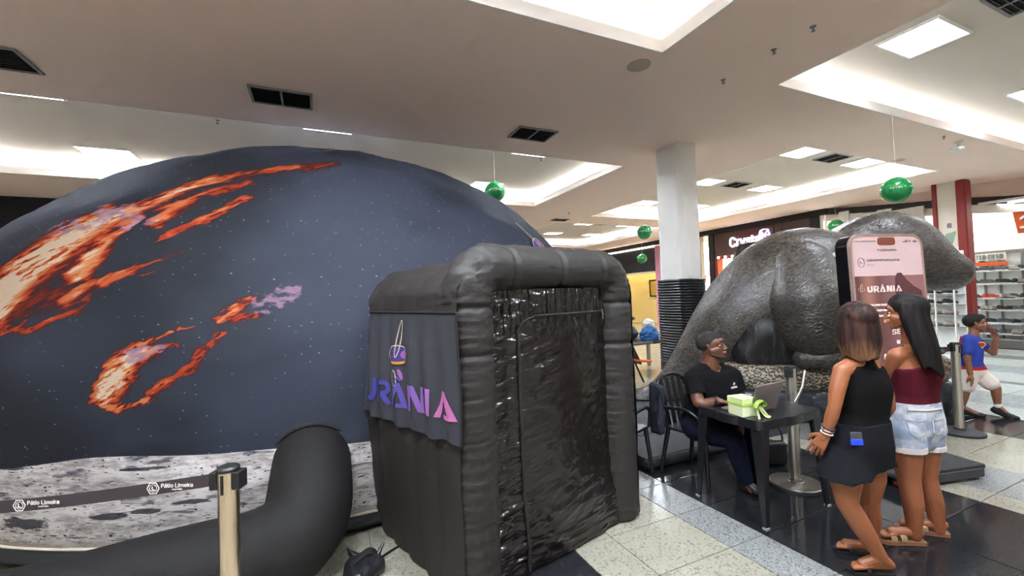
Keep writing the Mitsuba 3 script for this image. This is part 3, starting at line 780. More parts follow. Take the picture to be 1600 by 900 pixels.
def letters(h=1.0, w=.20):
    """the wordmark URANIA in broad geometric strokes; unit height, list of (polygon, advance)"""
    a = stroke([(.10, 1 - .1), (.10, .38), (.2, .12), (.55, .12), (.66, .38), (.66, 1)], .2)
    R = stroke([(.1, .0), (.1, .9), (.5, .9), (.62, .78), (.62, .6), (.5, .46), (.3, .46)], .19).union(stroke([(.34, .46), (.68, 0)], .2))
    A = Polygon([(.0, 0), (.36, 1), (.52, 1), (.88, 0), (.40, 0), (.40, .17), (.60, .17), (.44, .68), (.20, 0)])
    N = stroke([(.1, 0), (.1, 1)], .2).union(stroke([(.64, 0), (.64, 1)], .2)).union(Polygon([(.06, 1), (.28, 1), (.68, 0), (.46, 0)]))
    I = sbox(0, 0, .2, 1)
    hat = Polygon([(.28, 1.08), (.44, 1.26), (.6, 1.08), (.5, 1.08), (.44, 1.15), (.38, 1.08)])
    return [(a, .84), (R, .76), (A.union(hat), .96), (N, .84), (I, .30), (A, .9)]


def wordmark(x0, y0, h, gap=0.0):
    out = []
    x = x0
    for g, adv in letters():
        out.append(affinity.translate(affinity.scale(g, h, h, origin=(0, 0)), x, y0))
        x += adv * h + gap
    return out, x


TW, xe = wordmark(0, 0, .172, .004)
LC = [(46, 48, 120), (56, 54, 124), (72, 62, 130), (106, 76, 140), (134, 88, 148), (160, 92, 142)]
for i, (g, c) in enumerate(zip(TW, LC)):
    flat(f'm_word_{i}', c, .8)
    decal(g, lambda x, y, h: side(1.06 - x * (1.08 / xe), 1.0 + x * .03 + y * .88, h), .012, f'm_word_{i}', BN, 'letter', edge=.015)
emblem(lambda x, y, h: side(.60 - x * .66, 1.335 + y * .50, h + .008), .003, BN)

# ------------------------------------------------------------------ small things on the floor at the tunnel's left
SB = thing('sandbag', 'crumpled black bag lying on the floor between air duct and tunnel', 'bag')
m = soften(m3.Manifold.batch_hull([ball(.05).translate(p) for p in ([.16, 2.86, .05], [.30, 2.80, .05], [.27, 2.92, .06], [.18, 2.70, .05])]) + hull((V(.30, 2.84, .07), .02), (V(.345, 2.87, .13), .008)) + hull((V(.2, 2.88, .07), .03), (V(.14, 2.93, .12), .012)), .008, 4)
v = np.array(m.vertices)
m.vertices = v + (meshkit.fbm(v * 22, 3) - .5)[:, None] * .035 * V(1, 1, .7)
m.vertices[:, 2] = np.maximum(m.vertices[:, 2], .003)
flat('m_bag', (26, 26, 28), .35)
obj('sack', m, 'm_bag', SB, True)
obj('tie', tube([(.17, 2.78, .11), (.22, 2.80, .13), (.28, 2.84, .11)], .006, 6, 12), 'm_matte_black', SB, True)
whole('power_cable', 'thin black cable across the floor from the bag to the tunnel', 'cable', tube([(.28, 2.90, .008), (.40, 2.99, .008), (.52, 3.05, .008), (.70, 3.10, .008)], .007, 8, 30), 'm_black', True)

# ------------------------------------------------------------------ belt stanchions
def text(s, h, depth=.001, bold=True, center=True):
    m = meshkit.text_mesh(s, h, depth, bold)
    if center:
        b = m.bounds
        m.apply_translation([-(b[0][0] + b[1][0]) / 2, -(b[0][1] + b[1][1]) / 2, 0])
    return m


def stand_up(m, loc, yaw):
    """lettering made in the xy plane, set upright, reading along the direction yaw"""
    c, s = math.cos(yaw), math.sin(yaw)
    M = np.eye(4)
    M[:3, 0], M[:3, 1], M[:3, 2], M[:3, 3] = (c, s, 0), (0, 0, 1), (s, -c, 0), loc
    m = m.copy()
    m.apply_transform(M)
    return m


def stanchion(x, y, label, r=.040, base=.17, mat='m_steel', base_mat='m_steel_dull', yaw=0.0, h=.985):
    t = thing('belt_stanchion', label, 'stanchion', 'steel belt stanchions')
    obj('base', put(lathe([(.0001, .002), (base, .002), (base, .018), (base - .012, .028), (.07, .04), (r + .012, .046), (r + .012, .06), (.0001, .06)], 48), (x, y, 0)), base_mat, t, 25)
    obj('base_rim', put(lathe([(base - .004, .001), (base + .006, .001), (base + .006, .022), (base - .004, .022)], 48), (x, y, 0)), 'm_rubber', t, 25)
    obj('post', put(lathe([(.0001, .05), (r, .05), (r, h - .012), (.0001, h - .012)], 36), (x, y, 0)), mat, t, 25)
    c, s = math.cos(yaw), math.sin(yaw)
    hd = [put(lathe([(.0001, h - .012), (r + .004, h - .012), (r + .004, h), (r - .004, h + .008), (.0001, h + .008)], 36), (x, y, 0))]
    obj('cap', hd[0], 'm_black', t, 25)
    for k, nm in enumerate(('belt_slot', 'belt_slot', 'belt_slot', 'belt_slot')):
        a = yaw + k * math.pi / 2
        m = put(rbx(-.016, .016, -.030, .030, h - .085, h - .012, .004), (x + math.cos(a) * (r + .008), y + math.sin(a) * (r + .008), 0), rz=a)
        if k in (0, 2):
            obj(nm, m, 'm_black', t, 25)
        else:
            obj('slot_line', put(bx(-.002, .002, -.006, .006, h - .10, h - .02), (x + math.cos(a) * r, y + math.sin(a) * r, 0), rz=a), 'm_matte_black', t)
    return t


flat('m_steel_warm', (226, 208, 184), .25, metallic=1.0)
S1 = stanchion(-.362, 2.20, 'steel belt stanchion in the left foreground holding a printed black belt', mat='m_steel_warm', yaw=math.radians(155))
obj('red_button', put(trimesh.creation.icosphere(2, .009), (-.362 + .034, 2.20 - .034, .955)), 'm_red', S1, True)
# printed belt running off to the left
bA, bB = V(-.414, 2.212, .940), V(-1.86, 2.87, .845)
yaw = math.atan2(bA[1] - bB[1], bA[0] - bB[0])
flat('m_belt', (52, 44, 48), .7)
BL = thing('printed_belt', 'black retractable belt with small white logos in front of the moon print', 'belt')
nb = 60
s = np.linspace(0, 1, nb)
ctr = bA + (bB - bA) * s[:, None] - np.c_[0 * s, 0 * s, .03 * np.sin(np.pi * s)]
nn = V(math.sin(yaw), -math.cos(yaw), 0)
quad = np.concatenate([ctr + V(0, 0, .026) + nn * .0008, ctr - V(0, 0, .026) + nn * .0008, ctr - V(0, 0, .026) - nn * .0008, ctr + V(0, 0, .026) - nn * .0008])
f = []
for i in range(nb - 1):
    for k in range(4):
        a, b = k * nb + i, ((k + 1) % 4) * nb + i
        f += [[a, a + 1, b + 1], [a, b + 1, b]]
m = trimesh.Trimesh(quad, f, process=False)
m.fix_normals()
obj('webbing', m, 'm_belt', BL)
for d in (.21, .78, 1.35):
    u = d / np.linalg.norm(bB - bA)
    c0 = bA + (bB - bA) * u - V(0, 0, .03 * math.sin(math.pi * u)) + nn * .0015
    ax_ = V(math.cos(yaw), math.sin(yaw), (bA - bB)[2] / np.linalg.norm(bA - bB))
    hexo = affinity.rotate(Polygon([(.028 * math.cos(a), .028 * math.sin(a)) for a in np.arange(6) * math.pi / 3]), 0)
    hx = hexo.difference(affinity.scale(hexo, .84, .84)).union(Point(0, 0).buffer(.0165).difference(Point(0, 0).buffer(.014))).union(stroke([(-.004, .009), (-.004, -.007), (.008, -.007)], .0045))
    obj('logo', stand_up(extrude(hx, .0008), c0 - ax_ * .05, yaw), 'm_print_white', BL)
    obj('lettering', stand_up(text('Pátio Limeira', .0165), c0 + ax_ * .052 + V(0, 0, .004), yaw), 'm_print_white', BL)
    obj('small_lettering', stand_up(text('SHOPPING', .006), c0 + ax_ * .052 - V(0, 0, .013), yaw), 'm_print_white', BL)
S2 = stanchion(3.655, 2.36, 'polished steel stanchion behind the black table with a loose belt end', r=.043, base=.20, yaw=.3, h=1.0)
obj('loose_rod', tube([(3.72, 2.28, .97), (3.66, 2.27, .84), (3.575, 2.285, .72)], .012, 10), 'm_steel_dull', S2, True, 'thin rod leaning against the post')
S3 = stanchion(6.43, 2.31, 'slim stanchion at the right with a dark round base, beside the walking boy', r=.04, base=.20, base_mat='m_dark_grey', yaw=2.85, h=.99)
m = cat_([put(rbx(-.62, .02, -.004, .004, .90, .955, .003), (6.38, 2.33, 0), rz=-.3 + math.pi * 0), tube([(6.28, 2.36, .93), (6.2, 2.36, .90), (6.13, 2.40, .94), (6.2, 2.40, .96), (6.27, 2.37, .92)], .02, 8, 24)])
whole('knotted_belt', 'dark belt knotted beside the stanchion at the right, behind the woman in burgundy', 'belt', m, 'm_belt', 30)

# ------------------------------------------------------------------ black table, laptop, gift box
TB = thing('plastic_table', 'glossy black square plastic table between seated man and standing women', 'table')
tx0, tx1, ty0, ty1, tz = 2.80, 3.50, 2.03, 2.60, .735
top = sbox(tx0 + .05, ty0 + .05, tx1 - .05, ty1 - .05).buffer(.05, 8).union(affinity.scale(Point((tx0 + tx1) / 2, (ty0 + ty1) / 2).buffer(1, 32), .372, .30))
tm_ = extrude(top, .012, tz - .012)
rim = top.difference(top.buffer(-.022))
obj('tabletop', cat_([extrude(top.buffer(-.004), .004, tz - .004), extrude(top, .012, tz - .016)]), 'm_plastic', TB, 25)
obj('apron', extrude(rim, .05, tz - .064), 'm_plastic', TB, 25)
for sx, x in ((-1, tx0), (1, tx1)):
    for sy, y in ((-1, ty0), (1, ty1)):
        ms = []
        for z0, z1 in ((0.0, tz - .05),):
            W0, W1, th = .030, .085, .014
            fx, fy = x - sx * -.012, y - sy * -.012
            def lsec(cx, cy, w, z):
                a, b = -sx, -sy
                return [(cx, cy, z), (cx + a * w, cy, z), (cx + a * w, cy + b * th, z), (cx + a * th, cy + b * th, z), (cx + a * th, cy + b * w, z), (cx, cy + b * w, z)]
            bot, tp = lsec(x + sx * .012, y + sy * .012, W0, z0), lsec(x - sx * .012, y - sy * .012, W1, z1)
            v = bot + tp
            f = []
            for i in range(6):
                j = (i + 1) % 6
                f += [[i, j, 6 + j], [i, 6 + j, 6 + i]]
            for k in (0, 6):
                f += [[k, k + 1, k + 2], [k, k + 2, k + 3], [k, k + 3, k + 4], [k, k + 4, k + 5]]
            m = trimesh.Trimesh(v, f, process=False)
            m.fix_normals()
            ms.append(m)
        leg = obj('leg', cat_(ms), 'm_plastic', TB)
        obj('foot_cap', put(bx(-.018, .018, -.018, .018, .0, .014), (x + sx * .002, y + sy * .002, 0)), 'm_grey', leg)
LP = thing('laptop', 'open grey laptop on the black table, its lid turned to the viewer', 'laptop')
obj('base', put(rbx(-.165, .165, 0, .23, 0, .016, .006), (3.055, 2.20, tz), rz=.06), 'm_laptop', LP, 25)
lid = put(rbx(-.165, .165, -.005, .005, 0, .225, .004), (3.055, 2.197, tz + .012), rz=.06, rx=.30)
obj('lid', lid, 'm_laptop', LP, 25)
obj('hinge', put(put(trimesh.creation.cylinder(.007, .22, sections=12), ry=math.pi / 2), (3.055, 2.198, tz + .012), rz=.06), 'm_dark_grey', LP, 30)
obj('screen', put(put(bx(-.155, .155, .0055, .0065, .012, .215), (0, 0, 0)), (3.055, 2.197, tz + .012), rz=.06, rx=.30), 'm_black', LP)
GB = thing('gift_box', 'pale green gift box with a green ribbon bow on the table corner', 'gift box')
gx, gy, gr = 2.882, 2.235, -.15
flat('m_box_green', (206, 212, 172), .6)
obj('box', put(rbx(-.066, .066, -.07, .07, 0, .10, .003), (gx, gy, tz), rz=gr), 'm_box_green', GB, 25)
obj('lid', put(rbx(-.070, .070, -.074, .074, .093, .133, .003), (gx, gy, tz), rz=gr), 'm_lime', GB, 25)
obj('ribbon_band', put(rbx(-.0715, .0715, -.0755, .0755, .078, .094, .001), (gx, gy, tz), rz=gr), 'm_lime_dark', GB, 25)


def strip(pts, w, ax=(0, 0, 1)):
    p = spline(np.array(pts, float), 26)
    ax = np.array(ax, float)
    t = np.gradient(p, axis=0)
    side_ = np.cross(t, np.cross(ax, t))
    side_ /= np.linalg.norm(side_, axis=1, keepdims=True) + 1e-9
    nrm = np.cross(t, side_)
    nrm /= np.linalg.norm(nrm, axis=1, keepdims=True) + 1e-9
    k = len(p)
    v = np.concatenate([p + side_ * w / 2 + nrm * .001, p - side_ * w / 2 + nrm * .001, p - side_ * w / 2 - nrm * .001, p + side_ * w / 2 - nrm * .001])
    f = []
    for i in range(k - 1):
        for q in range(4):
            a, b = q * k + i, ((q + 1) % 4) * k + i
            f += [[a, a + 1, b + 1], [a, b + 1, b]]
    m = trimesh.Trimesh(v, f, process=False)
    m.fix_normals()
    return m


bc = V(gx + .045, gy - .085, tz + .075)
for pts, w in (([bc, bc + V(-.03, -.03, .035), bc + V(-.055, -.03, .01), bc + V(-.01, -.005, -.005)], .026), ([bc, bc + V(.03, -.03, .04), bc + V(.06, -.025, .015), bc + V(.01, -.004, -.004)], .026)):
    obj('ribbon_loop', strip(pts, w, (0, 1, .3)), 'm_lime_dark', GB, True)
for pts in ([bc, bc + V(-.02, -.02, -.03), bc + V(-.05, -.05, -.066), bc + V(-.085, -.085, -.10), bc + V(-.09, -.09, -.20)], [bc, bc + V(.03, -.03, -.03), bc + V(.055, -.045, -.068), bc + V(.07, -.045, -.071)], [bc, bc + V(.005, -.03, -.03), bc + V(.02, -.06, -.069), bc + V(.035, -.075, -.071)]):
    obj('ribbon_tail', strip(pts, .026, (1, .25, 0)), 'm_lime', GB, True)
obj('knot', put(trimesh.creation.icosphere(2, .014), tuple(bc)), 'm_lime_dark', GB, True)


def pchair(name, label, x, y, rz, mat='m_plastic'):
    """a monobloc plastic chair; its front looks along +y before turning"""
    t = thing(name, label, 'chair')
    P_ = lambda m: put(m, (x, y, 0), rz=rz)
    obj('seat', P_(rbx(-.21, .21, -.20, .22, .425, .45, .012)), mat, t, 30)
    for sx in (-1, 1):
        for y0, y1 in ((.19, .23), (-.18, -.25)):
            obj('leg', P_(tm(hull((V(sx * .18, y0, .43), .022), (V(sx * .215, y1, .018), .016), n=10))), mat, t, 40)
    xs = np.linspace(-.2, .2, 9)
    obj('back_frame', P_(tube([(-.20, -.19, .43), (-.215, -.235, .62), (-.20, -.275, .80), (-.12, -.29, .865), (0, -.295, .885), (.12, -.29, .865), (.20, -.275, .80), (.215, -.235, .62), (.20, -.19, .43)], .02, 10, 50)), mat, t, True)
    for xx in (-.12, -.04, .04, .12):
        obj('back_slat', P_(tm(hull((V(xx, -.20, .44), .009), (V(xx * 1.05, -.285, .86), .009), (V(xx + .035, -.20, .44), .006), (V(xx * 1.05 + .03, -.285, .86), .006), n=8))), mat, t, 40)
    for sx in (-1, 1):
        obj('armrest', P_(tube([(sx * .215, -.225, .62), (sx * .25, -.05, .645), (sx * .25, .12, .635), (sx * .225, .20, .56), (sx * .205, .21, .44)], .016, 8, 24)), mat, t, True)
    return t


pchair('plastic_chair', 'black plastic armchair the seated man sits on', 3.10, 2.86, math.pi + .12)
pchair('plastic_chair', 'black plastic chair half hidden behind the right edge of the tunnel', 2.48, 3.22, -1.2)
flat('m_jacket', (21, 24, 38), .85)
JK = thing('hanging_jacket', 'dark navy jacket hung over the left side of the seated man\'s chair', 'jacket')
m = soften(m3.Manifold.batch_hull([ball(.03).translate(p) for p in ([2.80, 2.98, .80], [2.84, 3.14, .80], [2.78, 2.98, .42], [2.82, 3.12, .40])]), .012, 3)
v = np.array(m.vertices)
m.vertices = v + (meshkit.fbm(v * V(16, 16, 6), 3) - .5)[:, None] * V(.07, .05, .01)
obj('body', m, 'm_jacket', JK, True)
obj('light_strap', tube([(2.775, 2.985, .60), (2.765, 2.98, .52), (2.77, 2.985, .44)], .008, 6, 12), 'm_grey', JK, True)
whole('white_cup', 'small white cup standing on the half hidden chair by the tunnel', 'cup', put(lathe([(.0001, 0), (.035, 0), (.045, .09), (.040, .09), (.031, .005), (.0001, .005)], 20), (2.55, 3.22, .451)), 'm_white', 30)
whole('blue_bag', 'dark blue bag on the floor behind the right edge of the tunnel', 'bag', put(rbx(-.09, .09, -.10, .10, .002, .26, .05), (2.34, 2.96, 0), rz=.2), 'm_jacket', 30)
HB = thing('black_handbag', 'black bag standing on the dark floor under the far side of the table', 'bag')
obj('body', put(rbx(-.10, .10, -.05, .05, .003, .22, .03), (3.92, 2.72, 0), rz=-.4), 'm_black', HB, 30)
obj('handle', put(tube([(-.06, 0, .20), (-.05, 0, .34), (0, 0, .38), (.05, 0, .34), (.06, 0, .20)], .009, 8, 24), (3.92, 2.72, 0), rz=-.4), 'm_black', HB, True)

# ------------------------------------------------------------------ giant telephone display
flat('m_phone_side', (14, 13, 15), .12)
flat('m_bezel', (196, 168, 158), .25, metallic=.6)
flat('m_screen_top', (212, 184, 184), .4)
flat('m_notch', (120, 58, 40), .5)
tex('m_screen_low', lambda p, n, uv: mix(mix(L(92, 58, 58), L(140, 98, 96), smoothstep(.3, .9, uv.x + .4 * (uv.y - .4))), L(196, 140, 120), smoothstep(.16, .0, dr.abs(uv.x - .17 - .05 * uv.y)) * .45), .4)
PH = thing('phone_display', 'giant telephone shaped display stand behind the two women', 'display stand')
pc, pyaw = V(4.75, 2.08, 0), -.245
TILT = -.035


def ph(m):
    return put(m, (pc[0], pc[1], .13), rz=pyaw, rx=TILT)


WP, HP, RP, DP = .80, 2.00, .115, .14
KX = WP / .52


def mv(g):
    c = g.centroid
    return affinity.translate(affinity.scale(g, 1.45, 1.1, origin=c), c.x * (KX - 1), 0)


out = sbox(-WP / 2 + RP, RP, WP / 2 - RP, HP - RP).buffer(RP, 12)


def upright(poly, d0, d1):
    """a polygon in width and height, as a plate between depths d0 and d1 (towards the viewer is minus)"""
    m = extrude(poly, d1 - d0)
    v = np.array(m.vertices)
    m.vertices = np.stack([v[:, 0], d1 - v[:, 2], v[:, 1]], -1)
    m.fix_normals()
    return m


obj('body', ph(upright(out, .0, DP)), 'm_phone_side', PH, 30)
obj('bezel', ph(upright(out.buffer(.004).difference(out.buffer(-.016)), -.012, .02)), 'm_bezel', PH, 30)
inn = out.buffer(-.016)
cutz = 1.62
obj('screen_header', ph(upright(inn.intersection(sbox(-1, cutz, 1, 3)), -.006, .0)), 'm_screen_top', PH)
lowp = upright(inn.intersection(sbox(-1, -1, 1, cutz)), -.006, .0)
obj('screen_picture', ph(lowp), 'm_screen_low', PH, uv=np.stack([np.array(lowp.vertices)[:, 0] / WP + .5, np.array(lowp.vertices)[:, 2] / HP], 1))
obj('notch', ph(upright(mv(sbox(-.045, 1.925, .045, 1.945).buffer(.022, 8)), -.010, -.005)), 'm_notch', PH)


def ptext(s, h, x, z, mat, bold=True, left=True, name='lettering'):
    m = text(s, h, .0015, bold, not left)
    v = np.array(m.vertices)
    m.vertices = np.stack([v[:, 0] * 1.4 + x * KX, -.0085 + 0 * v[:, 2] - v[:, 2], v[:, 1] + z], -1)
    m.fix_normals()
    obj(name, ph(m), mat, PH)


flat('m_ink', (128, 110, 112), .6)
flat('m_ink_light', (180, 158, 158), .6)
flat('m_copy', (232, 214, 208), .6)
flat('m_copy_gold', (206, 156, 84), .6)
ptext('Patio Limeira Shopping', .011, -.225, 1.935, 'm_ink')
ptext('Publicações', .019, 0, 1.855, 'm_ink', True, False)
ptext('patiolimeirashopping', .019, -.15, 1.757, 'm_ink')
ptext('Limeira', .013, -.15, 1.717, 'm_ink_light', False)
for k in range(4):
    obj('signal_bar', ph(upright(mv(sbox(.122 + k * .009, 1.925, .128 + k * .009, 1.932 + k * .005)), -.010, -.005)), 'm_ink', PH)
wf = Point(.172, 1.925).buffer(.018).difference(Point(.172, 1.925).buffer(.013)).union(Point(.172, 1.925).buffer(.008)).intersection(Polygon([(.172, 1.924), (.15, 1.955), (.194, 1.955)]))
obj('wifi_mark', ph(upright(mv(wf), -.010, -.005)), 'm_ink', PH)
obj('battery_mark', ph(upright(mv(sbox(.196, 1.925, .222, 1.94).difference(sbox(.199, 1.928, .219, 1.937)).union(sbox(.20, 1.929, .213, 1.936))), -.010, -.005)), 'm_ink', PH)
obj('avatar', ph(upright(mv(ring(-.192, 1.745, .025, .04, .003).union(stroke([(-.197, 1.757), (-.197, 1.737), (-.183, 1.737)], .005))), -.010, -.005)), 'm_ink', PH)
W2, xe2 = wordmark(0, 0, .052, .002)
for g in W2:
    m = upright(mv(affinity.translate(g, -.165, 1.475)), -.010, -.005)
    obj('word_letter', ph(m), 'm_copy', PH)
obj('small_emblem', ph(upright(mv(ring(-.205, 1.51, .009, .035, .003, -8).union(ring(-.205, 1.50, .026, .017, .003))), -.010, -.005)), 'm_bezel', PH)
hump = spline([(.03, 1.615), (.045, 1.49), (.06, 1.43), (.075, 1.50), (.065, 1.60), (.085, 1.63), (.12, 1.56), (.19, 1.48), (.235, 1.45)], 60)
flat('m_dark_print', (84, 46, 50), .6)
obj('dinosaur_print', ph(upright(mv(Polygon([(.03, 1.38), (.035, 1.58), (.055, 1.625), (.085, 1.63), (.12, 1.575), (.17, 1.52), (.235, 1.47), (.235, 1.38)])), -.008, -.004)), 'm_dark_print', PH)
def word_row(z, h, widths, mat, x0=-.262):
    """a printed line too small to read in the photograph: word-long bars"""
    gs, x = [], x0
    for w in widths:
        gs.append(sbox(x, z, x + w, z + h).buffer(.002))
        x += w + .014
    obj('print_line', ph(upright(shapely.union_all(gs), -.010, -.005)), mat, PH)


word_row(1.350, .014, (.07, .05, .11, .04, .08), 'm_copy')
word_row(1.300, .014, (.05, .09, .06, .10, .06), 'm_copy')
word_row(1.250, .014, (.10, .05, .08, .07), 'm_copy')
word_row(1.195, .026, (.12, .16), 'm_copy_gold', -.10)
ptext('SE', .045, -.02, 1.085, 'm_copy')
word_row(1.00, .03, (.03,), 'm_copy', .02)
obj('call_button', ph(upright(mv(sbox(-.08, .80, .02, .90).buffer(.01)), -.010, -.005)), 'm_print_white', PH)
obj('foot_panel', ph(upright(sbox(-WP / 2 + .03, .02, WP / 2 - .03, .34), -.010, -.005)), 'm_print_white', PH, label='white lower part of the screen')
# wheeled base
bs = lambda m: put(m, (pc[0], pc[1], 0), rz=pyaw)
obj('base_board', bs(rbx(-.46, .44, -.30, .36, .085, .125, .01)), 'm_rubber', PH, 25, 'black board carrying the display')
obj('base_front', bs(rbx(-.44, .40, -.315, -.30, .03, .10, .004)), 'm_dark_grey', PH, 25)
for x, y in ((-.40, -.24), (.40, -.24), (-.40, .30), (.40, .30)):
    w = obj('caster', bs(put(put(trimesh.creation.cylinder(.034, .024, sections=20), ry=math.pi / 2), (x, y, .035))), 'm_black', PH, 30)
    obj('caster_hub', bs(put(put(trimesh.creation.cylinder(.017, .028, sections=16), ry=math.pi / 2), (x, y, .035))), 'm_red_paint', w, 30)
    obj('caster_fork', bs(put(bx(-.02, .02, -.02, .02, .066, .087), (x, y, 0))), 'm_dark_grey', w)

# ------------------------------------------------------------------ inflatable dinosaur
def hide(p, n, uv):
    a, b = p.x * .80 - p.y * .42 + p.z * .42, p.z * .9 - p.x * .38 + p.y * .20
    k = fbm(p.x * 44., p.y * 44., p.z * 44., 4)
    line = fbm(a * 26., b * 95., p.y * 26., 3)
    big = fbm(p.x * 1.6, p.y * 1.6, p.z * 1.6, 3)
    c = mix(L(44, 41, 38), L(98, 90, 82), smoothstep(.30, .74, k * .45 + line * .55))
    c = mix(c, L(34, 32, 32), smoothstep(.62, .42, big) * .5)
    return mix(c, L(112, 114, 122), smoothstep(.60, .8, big) * .45)


tex('m_hide', hide, .34, lambda p, n, uv: .010 * fbm((p.x * .80 - p.y * .42 + p.z * .42) * 26., (p.z * .9 - p.x * .38 + p.y * .2) * 95., p.y * 26., 3), 1.0, 3e-3, specular=.7)
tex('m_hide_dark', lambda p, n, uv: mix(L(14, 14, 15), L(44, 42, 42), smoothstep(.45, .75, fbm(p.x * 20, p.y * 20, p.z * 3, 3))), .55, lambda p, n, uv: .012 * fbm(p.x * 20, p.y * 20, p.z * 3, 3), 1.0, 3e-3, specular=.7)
DI = thing('inflatable_dinosaur', 'huge inflatable grey dinosaur with long tail, bent hind leg and drooping head', 'inflatable dinosaur')
D = DATA['dino']
pt = np.array([np.r_[p, r] for p, r in D])
sp = spline(pt, 40)
sp[:, 3] = np.maximum(sp[:, 3], .1)
ch = [hull((sp[i][:3], sp[i][3]), (sp[i + 1][:3], sp[i + 1][3]), n=36) for i in range(len(sp) - 1)]
m = skin(ch, .03, 14)
v = np.array(m.vertices)
v[:, 2] = np.maximum(v[:, 2], .125)
m.vertices = v
obj('body', m, 'm_hide', DI, True)
BODY_MESH = m
leg = DATA['leg']
obj('thigh', skin([hull(*[(V(*a[0]), a[1]), (V(*b[0]), b[1])], n=32) for a, b in zip(leg, leg[1:])], .025, 12), 'm_hide', DI, True)
for nm in ('foot', 'toe'):
    q = DATA[nm]
    obj(nm, skin([hull((V(*a[0]), a[1]), (V(*b[0]), b[1]), n=28) for a, b in zip(q, q[1:])], .02, 8), 'm_hide', DI, True)
obj('small_arm', skin([hull((V(6.33, 3.30, 1.98), .17), (V(6.30, 3.08, 1.70), .12), n=24), hull((V(6.30, 3.08, 1.70), .12), (V(6.52, 2.98, 1.55), .07), n=24)], .02, 8), 'm_hide', DI, True)
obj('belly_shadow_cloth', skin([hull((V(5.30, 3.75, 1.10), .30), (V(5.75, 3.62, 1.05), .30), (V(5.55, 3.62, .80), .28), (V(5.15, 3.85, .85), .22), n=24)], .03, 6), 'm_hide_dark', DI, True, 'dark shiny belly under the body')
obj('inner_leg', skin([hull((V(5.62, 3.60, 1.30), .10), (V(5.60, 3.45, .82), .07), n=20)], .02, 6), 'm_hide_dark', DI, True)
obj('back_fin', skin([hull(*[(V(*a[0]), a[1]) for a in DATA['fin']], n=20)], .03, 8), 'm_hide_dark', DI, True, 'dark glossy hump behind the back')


DM_ = BODY_MESH
for p in DATA['tags']:
    p = cling(DM_, [V(*p)], unit(V(*EYE) - V(*p)), .0)[0]
    obj('tie_tag', tm(hull((p, .032), (p + V(.03, -.01, .02), .024), (p + V(.01, 0, -.06), .012), n=10)), 'm_white', DI, 40, 'small white tie tag')
BASE = thing('inflatable_pedestal', 'inflated pedestal with rubble print on top and glossy ruffled side under the dinosaur', 'pedestal')
tex('m_rubble', lambda p, n, uv: mix(mix(L(58, 54, 49), L(172, 160, 138), smoothstep(.40, .66, fbm(p.x * 46, p.y * 46, p.z * 50, 4))), L(60, 62, 66), smoothstep(.55, .75, fbm(p.x * 3, p.y * 3, p.z * 3, 2)) * .6), .5, lambda p, n, uv: .012 * fbm(p.x * 46, p.y * 46, p.z * 50, 3), 1.0)
bumped('m_ruffle', (44, 50, 58), .22, lambda p, n, uv: .03 * fbm((p.x * .9 - p.y * .4) * 13, p.z * 5, 2., 3), 1.0, 3e-3, specular=.7)
plan = Polygon([(4.72, 3.98), (5.16, 3.52), (5.95, 3.10), (7.4, 2.75), (8.1, 3.4), (7.2, 4.1), (5.9, 4.35)]).buffer(-.22).buffer(.25, 12)


def pedestal(z0, z1, bulge, n, seed, amp):
    ring_ = np.array(plan.exterior.segmentize(.04).coords)[:-1]
    c = np.array(plan.centroid.coords[0])
    rows = []
    for k in range(n + 1):
        t = k / n
        s = math.sin(math.pi * t) ** .7 * bulge
        d = ring_ - c
        d /= np.linalg.norm(d, axis=1, keepdims=True)
        w = (meshkit.fbm(np.c_[ring_ * 14, np.full(len(ring_), t * 4 + seed)], 3) - .5)[:, None] * amp * math.sin(math.pi * t)
        rows.append(np.c_[ring_ + d * (s + w - (0 if t < .9 else 0)), np.full(len(ring_), z0 + (z1 - z0) * t)])
    N = len(ring_)
    v = np.vstack(rows + [[[*c, z1 + .05]]])
    f = []
    for k in range(n):
        for i in range(N):
            j = (i + 1) % N
            f += [[k * N + i, k * N + j, (k + 1) * N + j], [k * N + i, (k + 1) * N + j, (k + 1) * N + i]]
    f += [[n * N + i, n * N + (i + 1) % N, (n + 1) * N] for i in range(N)]
    return trimesh.Trimesh(v, f, process=False)


obj('ruffled_side', pedestal(.004, .40, .10, 16, 2.0, .10), 'm_ruffle', BASE, True, 'glossy blue black ruffled lower side')
obj('rubble_top', pedestal(.40, .70, .09, 12, 5.0, .05), 'm_rubble', BASE, True, 'top printed with grey rubble')
# dark foam mats under the tail
MT = thing('foam_mat', 'dark grey interlocking foam mats on the floor under the dinosaur tail', 'mat')
flat('m_foam', (50, 54, 58), .6)
def teeth(x0, x1, y):
    return [sbox(x0 + k * .10, y - .03, x0 + k * .10 + .05, y + .03) for k in range(int((x1 - x0) / .10))]
keep = Point(.25, 7.18).buffer(3.86, 48).union(plan.buffer(.12))
A_ = sbox(2.80, 3.78, 5.1, 5.6).difference(keep)
B_ = sbox(2.80, 3.22, 5.1, 3.78).difference(keep)
for g in teeth(2.80, 5.1, 3.78):
    A_ = A_.union(g)
    B_ = B_.difference(g)
obj('mat_tile', extrude(A_.buffer(-.003), .10, .002), 'm_foam', MT)
obj('mat_tile', extrude(B_.buffer(-.003), .095, .002), 'm_foam', MT)
obj('rolled_edge', tm(hull((V(2.80, 3.20, .05), .048), (V(4.4, 3.20, .05), .048), n=20)), 'm_rubber', MT, 40)

# ------------------------------------------------------------------ hanging green balls
flat('m_ball', (10, 128, 62), .12, clearcoat=1.0, specular=.6)


